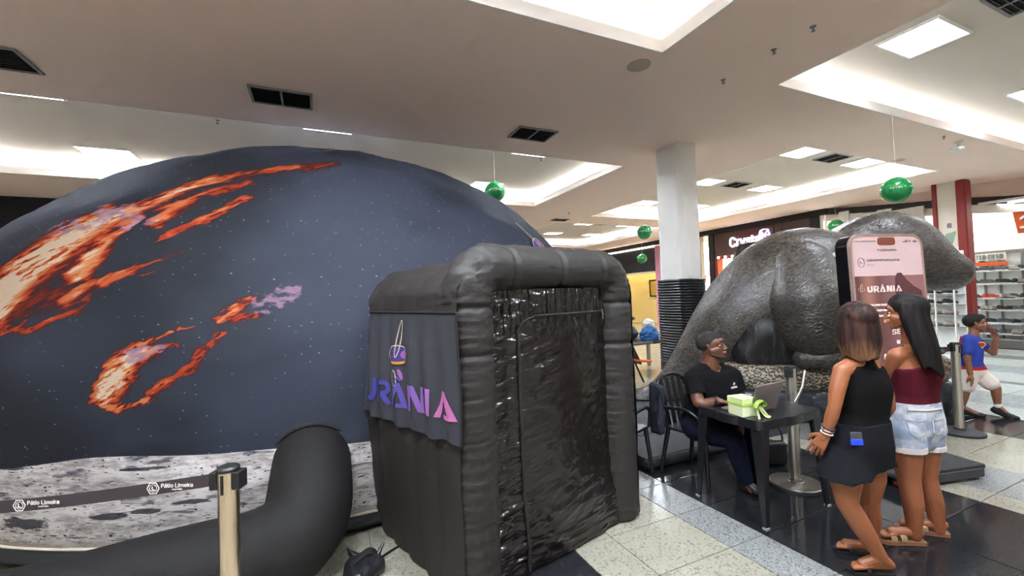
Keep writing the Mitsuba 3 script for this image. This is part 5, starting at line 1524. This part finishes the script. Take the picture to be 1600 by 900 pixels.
body = hp + slab(tors) + limb((SR, .045), (ER, .034), (WR_, .025)) + limb((SL, .045), (EL, .034), (WL_, .025)) + limb((HR, .074), (KR, .050), (mid(KR, AR, .35), .046), (AR, .030)) + limb((HL, .074), (KL, .052), (mid(KL, AL, .35), .046), (AL, .030))
body += limb((V(b0[0], b0[1], J['neck'][2] - .06), .050), (J['head'] + V(0, 0, -.04), .046)) + limb((SR + lat * .03, .044), (V(b0[0], b0[1], J['neck'][2] - .06), .05), (SL - lat * .03, .044))
body += hand_parts(WR_, HaR - WR_, V(0, -1, 0), .85, .4, 1) + hand_parts(WL_, HaL - WL_, V(.9, -.4, .2), .85, .6, -1)
tR, tL = AR + bf * .13 + V(0, 0, -.075), AL + bf * .10 + V(0, 0, -.12)
body += limb((AR, .032), (tR + V(0, 0, .01), .028)) + limb((AL, .032), (tL, .028))
obj('body', skin(body, .009, 6), 'm_skin_boy', t, True)
face(t, q, .98, 'm_skin_boy')
hc = add([hull((q(0, -.004, .050), .083), (q(0, -.040, .036), .083), n=24), hull((q(0, .040, .070), .050), (q(0, -.02, .06), .075), n=20)])
hc = cut(cut(hc, q(0, .066, .045), q(0, -.6, .42) - q(0, 0, 0)), q(0, -.03, -.04), q(0, -.4, .9) - q(0, 0, 0))
obj('hair', soften(hc, .008, 4), 'm_hair_black', t, True, 'short black hair')
ts = add(slab(tors, dr_=.018) + limb((SR, .058), (mid(SR, ER, .62), .058)) + limb((SL, .058), (mid(SL, EL, .5), .058)) + limb((SR + lat * .03, .054), (V(b0[0], b0[1], J['neck'][2] - .065), .056), (SL - lat * .03, .054)))
obj('t_shirt', soften(cut(ts, V(0, 0, HR[2] + .02), (0, 0, 1)), .012, 6), 'm_royal', t, True, 'blue t-shirt with red and yellow print')
obj('shirt_collar', tube([V(b0[0], b0[1], J['neck'][2] - .035) + .056 * (math.cos(a) * bf + math.sin(a) * lat) + V(0, 0, -.02 * math.cos(a)) for a in np.linspace(0, 2 * math.pi, 21)[:-1]], .012, 8, closed=True), 'm_red', t, True)
obj('shirt_hem', tm(cut(cut(add(slab([tors[2], tors[3]], dr_=.024)), V(0, 0, HR[2] + .07), (0, 0, -1)), V(0, 0, HR[2] + .03), (0, 0, 1))), 'm_red', t, 40)
cp = soften(hull((SR + lat * .04 - bf * .055 + V(0, 0, .03), .018), (SL - lat * .04 - bf * .055 + V(0, 0, .03), .018), (w0 - bf * .125 - lat * .07 + V(0, 0, .0), .012), (w0 - bf * .125 + lat * .07 + V(0, 0, .0), .012), n=14), .012, 3)
obj('shirt_cape', cp, 'm_red', t, True, 'small red cape')
sh5 = Polygon([(-.04, .02), (-.028, .04), (.028, .04), (.04, .02), (0, -.04)])
yw = math.atan2(bf[1], bf[0]) + .35
eo = b0 + bf * .075 - lat * .085 + V(0, 0, .055)
obj('shirt_emblem', stand_up(extrude(sh5, .02), eo, yw), 'm_yellow', t)
obj('shirt_emblem_fill', stand_up(extrude(sh5.buffer(-.009), .022), eo, yw), 'm_red', t)
flat('m_short_pale', (226, 214, 204), .9)
st = add(slab([tors[2], tors[3]], dr_=.020) + limb((HR, .096), (mid(HR, KR, .72), .088)) + limb((HL, .096), (mid(HL, KL, .72), .090)))
obj('shorts', soften(cut(st, V(0, 0, HR[2] + .05), (0, 0, -1)), .012, 5), 'm_short_pale', t, True, 'pale knee-length shorts')
for A1, B1 in ((AR, tR), (AL, tL)):
    hl = A1 - bf * .03 + V(0, 0, -.05)
    s_ = skin([hull((hl, .036), (A1 + V(0, 0, -.02), .036), (B1, .030), n=14), hull((hl, .034), (B1 + bf * .05, .026), n=14)], .01, 3)
    s_.vertices[:, 2] = np.maximum(s_.vertices[:, 2], .004)
    obj('shoe', s_, 'm_black', t, True)
    obj('sock', tm(hull((A1 + V(0, 0, .0), .035), (A1 + V(0, 0, .03), .034), n=14)), 'm_white', t, True)

# ------------------------------------------------------------------ round-cornered column with black ribbed wrap
pl = sbox(5.52, 5.24, 5.98, 5.84).union(Point(5.74, 5.46).buffer(.22)).buffer(-.12).buffer(.12, 10)
CO = thing('column', 'white column wrapped in black ribbed padding on its lower half', 'column')
obj('shaft', extrude(pl, ZC), 'm_white', CO, 40)
nr = 34
rows, ring_ = [], np.array(pl.buffer(.012, 10).exterior.segmentize(.05).coords)[:-1]
cc = ring_.mean(0)
for k in range(nr * 6 + 1):
    z = .30 + (1.88 - .30) * k / (nr * 6)
    b = .035 + .018 * abs(math.sin(math.pi * k / 6))
    d = ring_ - cc
    d /= np.linalg.norm(d, axis=1, keepdims=True)
    rows.append(np.c_[ring_ + d * b, np.full(len(ring_), z)])
N = len(ring_)
v = np.vstack(rows)
f = []
for k in range(nr * 6):
    for i in range(N):
        j = (i + 1) % N
        f += [[k * N + i, k * N + j, (k + 1) * N + j], [k * N + i, (k + 1) * N + j, (k + 1) * N + i]]
obj('ribbed_wrap', trimesh.Trimesh(v, f, process=False), 'm_plastic', CO, 40, 'black ribbed padding around the lower half')

# ------------------------------------------------------------------ red and cream pillar at the right
RP_ = thing('red_pillar', 'pillar with dark red edges and a cream middle, left of the shoe shop', 'column')
obj('core', bx(14.44, 14.9, 5.0, 5.37, 0, ZC), 'm_cream', RP_)
obj('red_edge', rbx(14.38, 14.95, 5.365, 5.45, 0, ZC, .02), 'm_red_paint', RP_, 30)
obj('red_edge', rbx(14.38, 14.72, 4.82, 5.005, 0, ZC, .04), 'm_red_paint', RP_, 30)
flat('m_sage', (140, 164, 146), .7)
se = Polygon([(5.30, 2.42), (5.09, 2.43), (5.12, 2.60), (5.04, 2.93), (5.22, 2.88), (5.28, 2.78), (5.22, 2.72), (5.24, 2.56)])
m = extrude(se, .012)
v = np.array(m.vertices)
m.vertices = np.stack([14.428 + v[:, 2], v[:, 0], v[:, 1]], -1)
obj('wall_emblem', m, 'm_sage', RP_, label='sage green shape on the pillar')
obj('wall_plate', bx(14.428, 14.44, 5.12, 5.20, 3.02, 3.14), 'm_grey', RP_)

# ------------------------------------------------------------------ shop fronts along the far side
# main front: the plane x = 15, from y = 8.3 to y = 21; to its right the front of the shoe shop
WB = struct('wall_shops', bx(16.9, 17.1, 7.6, 24.8, 0, ZC), 'm_wall', 'back wall inside the shops')
flat('m_fascia', (18, 15, 15), .5)
struct('trim_1', bx(14.90, 15.15, 8.25, 24.0, 3.98, ZC), 'm_fascia', 'black strip along the top of the shopfronts')
FA = [(15.0, 8.30, 4.17), (15.08, 7.2, 4.03), (15.22, 6.0, 3.91), (15.38, 5.2, 3.84), (15.60, 4.5, 3.75), (15.85, 3.7, 3.67), (16.2, 2.6, 3.58)]


def fold(z0, z1, dx=0.0):
    """a vertical sheet along the bent right front between heights z0(i), z1(i)"""
    v, f = [], []
    for i, (x, y, z) in enumerate(FA):
        v += [(x + dx, y, z0(z)), (x + dx, y, z1(z)), (x + dx + .1, y, z0(z)), (x + dx + .1, y, z1(z))]
    for i in range(len(FA) - 1):
        a, b = 4 * i, 4 * i + 4
        f += [[a, b, b + 1], [a, b + 1, a + 1], [a + 2, b + 3, b + 2], [a + 2, a + 3, b + 3], [a, b + 2, b], [a, a + 2, b + 2], [a + 1, b + 1, b + 3], [a + 1, b + 3, a + 3]]
    return trimesh.Trimesh(v, f, process=False)


struct('trim_2', fold(lambda z: z - .19, lambda z: z, -.06), 'm_fascia', 'black strip along the top of the shoe shop front')
struct('wall_bulkhead', fold(lambda z: z - .005, lambda z: ZC + .01), 'm_soffit', 'plaster bulkhead above the shoe shop')
flat('m_glow_white', (240, 246, 244), .6)


def lit_box(nm, m, label, rgb, mat='m_glow_white', parent=None):
    k = obj(nm, m, mat, parent, label=label)
    scene[k]['emitter'] = lamp(rgb)
    return k


# --- the shop with the wooden sign board
SH = thing('shop_front', 'brown wooden shopfront with a lit sign and a warm display window behind the dinosaur', 'shop front')
for k, (y0, y1) in enumerate(((8.75, 9.70), (9.72, 10.65), (10.67, 11.60), (11.62, 12.55))):
    obj('board', bx(14.96, 15.04, y0, y1, 3.06, 3.97), 'm_wood', SH)
flat('m_sign_red', (78, 38, 42), .5)
obj('sign_panel', bx(14.93, 14.965, 10.0, 11.55, 3.1, 3.92), 'm_sign_red', SH)
lt = text('Crystal', .36, .05)
lt.apply_scale([.86, 1, 1])
sl = stand_up(lt, V(14.90, 11.06, 3.48), -math.pi / 2)
k = obj('sign_lettering', sl, 'm_glow_white', SH, label='lit white shop lettering')
scene[k]['emitter'] = lamp((1.3, 1.2, 1.5))
gem = Polygon([(-.30, .0), (-.2, .26), (.0, .32), (.22, .26), (.30, .0), (.2, -.26), (0, -.32), (-.2, -.26)])
gm = gem.difference(gem.buffer(-.05)).union(stroke([(-.2, .26), (.2, -.26)], .04)).union(stroke([(.22, .26), (-.2, -.26)], .04)).union(stroke([(-.3, 0), (.3, 0)], .04)).intersection(gem)
k = obj('sign_gem', stand_up(extrude(affinity.scale(gm, .75, .75, origin=(0, 0)), .05), V(14.90, 10.32, 3.62), -math.pi / 2), 'm_glow_white', SH, label='lit jewel mark beside the lettering')
scene[k]['emitter'] = lamp((.8, .8, 1.6))
lit_box('display_window', bx(15.25, 15.35, 10.4, 12.42, 1.3, 2.95), 'warm yellow display window', (2.6, 2.0, .9), 'm_yellow', SH)
obj('window_frame', cat_([bx(14.95, 15.3, 12.42, 12.55, .3, 3.05), bx(14.95, 15.05, 10.3, 12.55, 2.93, 3.05), bx(14.95, 15.05, 10.3, 12.55, .3, 1.3), bx(14.97, 15.03, 11.9, 11.96, 1.3, 1.75)]), 'm_red_paint', SH)
for i in range(6):
    k = obj('frame_lamp', put(trimesh.creation.icosphere(1, .06), (14.93, 10.75 + i * .32, 2.99)), 'm_glow_white', SH, True)
    scene[k]['emitter'] = lamp((1.6, 1.2, .7))
obj('dark_jamb', bx(14.92, 15.1, 12.56, 12.80, 0, 3.97), 'm_fascia', SH)
obj('dark_jamb', bx(14.92, 15.1, 8.45, 8.75, 2.0, 3.97), 'm_fascia', SH)
lit_box('side_window', bx(15.5, 15.6, 12.85, 14.3, .6, 3.8), 'pale lit window left of the wooden board', (1.1, 1.25, 1.2), 'm_glow_white', SH)
obj('window_post', bx(14.9, 15.1, 14.25, 14.55, 0, 3.97), 'm_white', SH)
obj('window_post', bx(14.9, 15.1, 13.2, 13.4, 0, 3.97), 'm_steel_dull', SH)
for i, (y, z, m_) in enumerate(((13.6, 2.2, 'm_orange'), (13.75, 1.75, 'm_orange'), (13.55, 1.2, 'm_cork'), (13.8, .8, 'm_cream'))):
    obj('goods', rbx(15.1, 15.4, y - .22, y + .22, z - .16, z + .16, .04), m_, SH, 30)
# --- pale unit right of the wooden shop
SU = thing('pale_shop_front', 'pale shopfront with a lit white window above the dinosaur back', 'shop front')
obj('board', bx(15.05, 15.12, 6.6, 7.28, 2.3, 3.85), 'm_wall', SU)
obj('board', bx(15.03, 15.10, 7.30, 7.9, 2.3, 3.95), 'm_wall', SU)
obj('board', bx(15.10, 15.17, 5.9, 6.58, 2.3, 3.78), 'm_wall', SU)
obj('post', bx(14.93, 15.05, 7.62, 7.72, 0, 3.98), 'm_white', SU)
lit_box('window', bx(15.3, 15.36, 7.95, 8.42, 2.0, 3.85), 'lit white window', (2.2, 2.4, 2.5), 'm_glow_white', SU)
obj('window_surround', cat_([bx(14.95, 15.05, 7.74, 7.9, 0, 3.98), bx(14.95, 15.05, 8.36, 8.46, 0, 3.98)]), 'm_white', SU)
# --- dark shop with yellow interior at the left of the column
SD = thing('dark_shop_front', 'dark fronted shop with yellow wall and pink edge left of the column', 'shop front')
obj('sign_board', bx(14.9, 15.05, 15.9, 23.5, 2.72, 3.86), 'm_dark_grey', SD)
k = obj('light_line', bx(14.86, 14.92, 15.9, 23.5, 3.86, 3.94), 'm_glow_white', SD)
scene[k]['emitter'] = lamp((3, 2.8, 2.5))
k = obj('lower_light_line', bx(14.86, 14.92, 15.9, 23.5, 2.62, 2.70), 'm_cream', SD)
flat('m_yellow_wall', (238, 214, 140), .7)
obj('yellow_wall', bx(16.4, 16.5, 15.6, 24, 0, 3.4), 'm_yellow_wall', SD, label='yellow inner wall')
k = obj('inner_lamp', bx(15.5, 15.7, 15.9, 23.5, 3.3, 3.34), 'm_glow_white', SD)
scene[k]['emitter'] = lamp((9, 7.6, 4.6))
obj('pink_edge', bx(14.85, 15.1, 15.55, 15.85, 0, 3.9), 'm_pink', SD)
obj('white_post', bx(14.85, 15.1, 14.75, 15.5, 0, 3.95), 'm_white', SD)
PI_ = thing('framed_picture', 'small framed picture on the yellow wall left of the column', 'picture')
obj('frame', cat_([bx(16.34, 16.40, 17.35, 17.95, 1.45, 1.51), bx(16.34, 16.40, 17.35, 17.95, 2.29, 2.35), bx(16.34, 16.40, 17.35, 17.41, 1.5, 2.3), bx(16.34, 16.40, 17.89, 17.95, 1.5, 2.3)]), 'm_black', PI_)
flat('m_ochre', (196, 160, 80), .7)
obj('sheet', bx(16.36, 16.395, 17.4, 17.9, 1.5, 2.3), 'm_ochre', PI_)

# --- kiosk with clothes and bags at the foot of the column
def lump(name, label, cat, c, r, mat, seed, sq=(1, 1, .7), parent=None):
    m = trimesh.creation.icosphere(4, 1.0)
    v = np.array(m.vertices)
    w = meshkit.fbm(v * 1.8 + seed, 3) - .5
    v = v * (1 + .75 * w)[:, None] * V(*sq) * r
    v[:, 2] = np.maximum(v[:, 2], -r * .45)
    m.vertices = v + V(*c)
    return whole(name, label, cat, m, mat, True)


KT = thing('display_table', 'low grey display table heaped with clothes left of the column', 'table')
kx, ky = 6.3, 7.3
obj('top', rbx(kx - .7, kx + .7, ky - .5, ky + .5, .62, .68, .01), 'm_dark_grey', KT)
for sx in (-1, 1):
    for sy in (-1, 1):
        obj('leg', bx(kx + sx * .64 - .03, kx + sx * .64 + .03, ky + sy * .44 - .03, ky + sy * .44 + .03, 0, .62), 'm_steel_dull', KT)
lump('clothes_heap', 'dark grey heap of clothes on the display table left of the column', 'clothes', (5.95, 7.38, .815), .30, 'm_dark_grey', 1.0, (1.1, .9, .8))
lump('clothes_heap', 'blue heap of clothes beside the column foot', 'clothes', (6.34, 7.02, .779), .22, 'm_blue', 4.0, (1, .9, .8))
lump('clothes_heap', 'white folded cloth on top of the blue heap', 'clothes', (6.36, 7.06, 1.02), .12, 'm_white', 7.0, (1.1, .8, .8))
lump('clothes_heap', 'black heap of caps on top of the clothes table', 'clothes', (5.98, 7.36, 1.13), .15, 'm_black', 9.0, (1.6, .8, .6))
whole('metal_post', 'thin metal post beside the right edge of the tunnel', 'post', cat_([bx(3.93, 3.96, 4.80, 4.83, .1, .95), bx(3.93, 4.40, 4.80, 4.83, .93, .96)]), 'm_steel_dull')
FC = thing('folded_chair', 'dark folding chair with an orange seat edge left of the column foot', 'chair')
obj('panel', tm(hull((V(5.02, 6.1, .88), .02), (V(5.28, 6.1, .40), .02), (V(5.06, 6.4, .88), .02), (V(5.32, 6.4, .40), .02), n=8)), 'm_dark_grey', FC, 30)
obj('seat_edge', tm(hull((V(5.20, 6.1, .46), .025), (V(5.52, 6.1, .42), .02), (V(5.24, 6.4, .46), .02), n=8)), 'm_orange', FC, 30)
obj('leg', tm(hull((V(5.1, 6.2, .70), .02), (V(5.05, 6.2, .02), .02), n=8)), 'm_dark_grey', FC)
obj('leg', tm(hull((V(5.3, 6.3, .42), .02), (V(5.5, 6.3, .02), .02), n=8)), 'm_dark_grey', FC)
YC = thing('yellow_stool', 'yellow plastic stool at the foot of the black wrapped column', 'stool')
obj('seat', rbx(5.30, 5.62, 5.02, 5.16, .50, .56, .02), 'm_yellow', YC)
for x in (5.33, 5.59):
    for y in (5.04, 5.14):
        obj('leg', bx(x - .025, x + .025, y - .02, y + .02, .0, .50), 'm_yellow', YC)

# ------------------------------------------------------------------ shoe shop at the right
SS = thing('shoe_shop', 'brightly lit shoe shop window with white back wall at the right', 'shop window')
BXS = 16.35
obj('back_wall', bx(BXS, BXS + .1, -1.0, 7.6, .15, 3.62), 'm_glow_white', SS, label='bright white back wall')
obj('plinth', cat_([bx(15.35, BXS, 3.0, 6.6, .002, .16), bx(15.30, 15.40, 3.0, 6.6, .002, .20)]), 'm_grey', SS)
obj('header', fold(lambda z: z - .40, lambda z: z - .19, .0), 'm_wall', SS)
obj('ceiling_panel', bx(15.4, BXS, -1, 6.6, 3.6, 3.66), 'm_white', SS)
k = obj('window_light', bx(15.55, 15.8, 1.0, 6.6, 3.55, 3.59), 'm_glow_white', SS)
scene[k]['emitter'] = lamp(SHOP_LIGHT)
obj('rail', bx(BXS - .06, BXS - .02, 3.0, 5.5, 2.38, 2.45), 'm_steel_dull', SS)
obj('rail', bx(BXS - .40, BXS - .02, 3.4, 4.15, 1.98, 2.05), 'm_dark_grey', SS)
for y in (5.40, 5.185, 4.90, 4.50, 4.10, 3.58):
    obj('upright', bx(BXS - .05, BXS - .01, y - .02, y + .02, .16, 2.40), 'm_grey', SS)
BAYS = ((5.37, 5.20, 1), (5.17, 4.92, 2), (4.88, 4.52, 3), (4.48, 4.12, 3), (4.08, 3.60, 4))
ROWS = [.28, .55, .89, 1.20, 1.58, 1.92]
for y1, y0, _ in BAYS:
    for z in ROWS:
        obj('shelf', bx(BXS - .32, BXS - .01, y0, y1, z - .018, z), 'm_shelf_glow', SS)


def shoe_mesh(L_=.27, h=.10, w=.095, boot=False):
    """a shoe with its toe to +x: sole and upper"""
    up = [hull((V(-.10, 0, .045), .035), (V(-.09, 0, .085), .030), (V(-.02, 0, .07), .032), n=10), hull((V(-.04, 0, .045), .038), (V(.10, 0, .035), .030), n=10)]
    return tm(add(up)), tm(hull((V(-.105, 0, .015), .014), (V(-.105, .022, .015), .014), (V(-.105, -.022, .015), .014), (V(.03, .028, .014), .013), (V(.03, -.028, .014), .013), (V(.128, 0, .014), .013), n=8))


su, so = shoe_mesh()
flat('m_shoe_a', (40, 42, 48), .6)
flat('m_shoe_b', (96, 96, 98), .6)
flat('m_shoe_c', (170, 162, 150), .6)
flat('m_shoe_d', (192, 70, 66), .6)
flat('m_shoe_e', (70, 78, 92), .6)
SM = ['m_shoe_a', 'm_shoe_b', 'm_shoe_c', 'm_shoe_e', 'm_shoe_a']
NM = {'m_shoe_a': 'black', 'm_shoe_b': 'grey', 'm_shoe_c': 'beige', 'm_shoe_d': 'red', 'm_shoe_e': 'slate blue'}
BAYN = ['first', 'second', 'third', 'fourth', 'fifth']
ROWN = ['lowest', 'second', 'third', 'fourth', 'fifth', 'topmost']
rng = np.random.default_rng(4)
pu, ps = mikit.ply(su, None, 40), mikit.ply(so, None, 30)
POSN = ['left', 'middle', 'right', 'rightmost']


def shoe(x, y, z, rz, mat, label, s=1.0, grp=None):
    t = thing('shoe', label, 'shoe', grp)
    W = T().translate([x, y, z]).rotate([0, 0, 1], math.degrees(rz)).scale(s)
    scene[t + '__upper'] = {**pu, 'bsdf': {'type': 'ref', 'id': mat}, 'to_world': W}
    scene[t + '__sole'] = {**ps, 'bsdf': {'type': 'ref', 'id': 'm_white' if mat != 'm_shoe_c' else 'm_shoe_b'}, 'to_world': W}


for b, (y1, y0, n) in enumerate(BAYS):
    for r, z in enumerate(ROWS):
        for k in range(n):
            y = y1 - (y1 - y0) * (k + .5) / n
            mat = SM[(b * 3 + r * 2 + k // 2) % 5]
            if b == 1 and r == 3:
                mat = 'm_shoe_d'
            shoe(BXS - .16, y, z + .001, -math.pi / 2 + .5 * (rng.random() - .5) + (1.2 if (r + k) % 3 == 0 else 0), mat, f'{NM[mat]} shoe, {POSN[k]} on the {ROWN[r]} shelf, {BAYN[b]} bay right of red pillar', 1.15, 'shoes on the shop shelves')
# rack between the giant telephone and the red pillar
RK = thing('shoe_rack', 'white slatted shoe rack behind the hanging dinosaur head, left of the red pillar', 'rack')
RX_, RY0, RY1 = 13.6, 4.62, 5.45
obj('back_panel', put(bx(-.02, .02, -.40, .40, .0, 2.4), (RX_ + .2, 5.05, 0), rz=-.35), 'm_glow_white', RK)
for z in (.62, .90, 1.14, 1.38, 1.62, 1.92):
    obj('shelf', put(bx(-.28, -.02, -.42, .42, z - .016, z), (RX_ + .2, 5.05, 0), rz=-.35), 'm_grey', RK)
    lk = {.62: 'bottom', .90: 'second lowest', 1.14: 'third', 1.38: 'fourth', 1.62: 'fifth', 1.92: 'top'}[z]
    mt = {.62: 'm_shoe_c', .90: 'm_shoe_c', 1.14: 'm_shoe_a', 1.38: 'm_shoe_a', 1.62: 'm_shoe_c', 1.92: 'm_shoe_a'}[z]
    shoe(RX_ + .07, 4.93, z + .001, -1.1, mt, f'{NM[mt]} shoe, right on the {lk} shelf of rack left of red pillar', 1.25, 'shoes on the narrow rack')
    shoe(RX_ + .16, 5.28, z + .001, -1.1, mt, f'{NM[mt]} shoe, left on the {lk} shelf of rack left of red pillar', 1.1, 'shoes on the narrow rack')
for o in (-.40, .02, .40):
    obj('upright', put(bx(-.30, -.27, o - .012, o + .012, .0, 2.4), (RX_ + .2, 5.05, 0), rz=-.35), 'm_wall', RK)
whole('pink_leaflet', 'small pink leaflet on the floor of the shoe shop window', 'leaflet', put(bx(-.01, .01, -.14, .14, 0, .16), (15.9, 4.05, .17), rz=.2), 'm_pink')
# red banner with a figure 1, and the price board below
PB = thing('price_banner', 'tilted red banner with a white figure 1 at the right edge of the picture', 'banner')
bo = V(15.75, 4.28, 3.08)
obj('cloth', stand_up(extrude(Polygon([(-.10, -.27), (.5, -.27), (.6, .34), (-.17, .28)]), .02), bo, -1.45), 'm_orange', PB)
obj('figure', stand_up(text('1', .30, .03), bo + V(-.012, -.04, 0), -1.45), 'm_white', PB)
obj('hanger', tm(trimesh.creation.cylinder(.006, segment=[[15.75, 4.1, 3.3], [15.75, 4.1, 3.62]], sections=6)), 'm_grey', PB)
PR = thing('price_board', 'small white board with grey lettering and a red line below, above the shoe shelves', 'sign')
po = V(16.2, 5.02, 2.29)
obj('board', stand_up(extrude(sbox(-.28, -.09, .28, .10), .02), po, -math.pi / 2), 'm_white', PR)
gl = shapely.union_all([sbox(-.25 + k * .052, -.055, -.235 + k * .052 + .012 * (k % 3), .065) for k in range(10)] + [sbox(-.25 + k * .052, .045 - .05 * (k % 2), -.215 + k * .052, .065 - .05 * (k % 2)) for k in range(10)])
obj('lettering', stand_up(extrude(gl, .012), po + V(-.022, 0, .0), -math.pi / 2), 'm_grey', PR)
obj('red_strip', stand_up(extrude(sbox(-.28, -.23, .30, -.13), .03), po, -math.pi / 2), 'm_orange', PR)
obj('bracket', cat_([bx(16.2, 16.34, 4.80, 4.83, 2.06, 2.40), bx(16.2, 16.34, 5.22, 5.25, 2.06, 2.40)]), 'm_grey', PR)
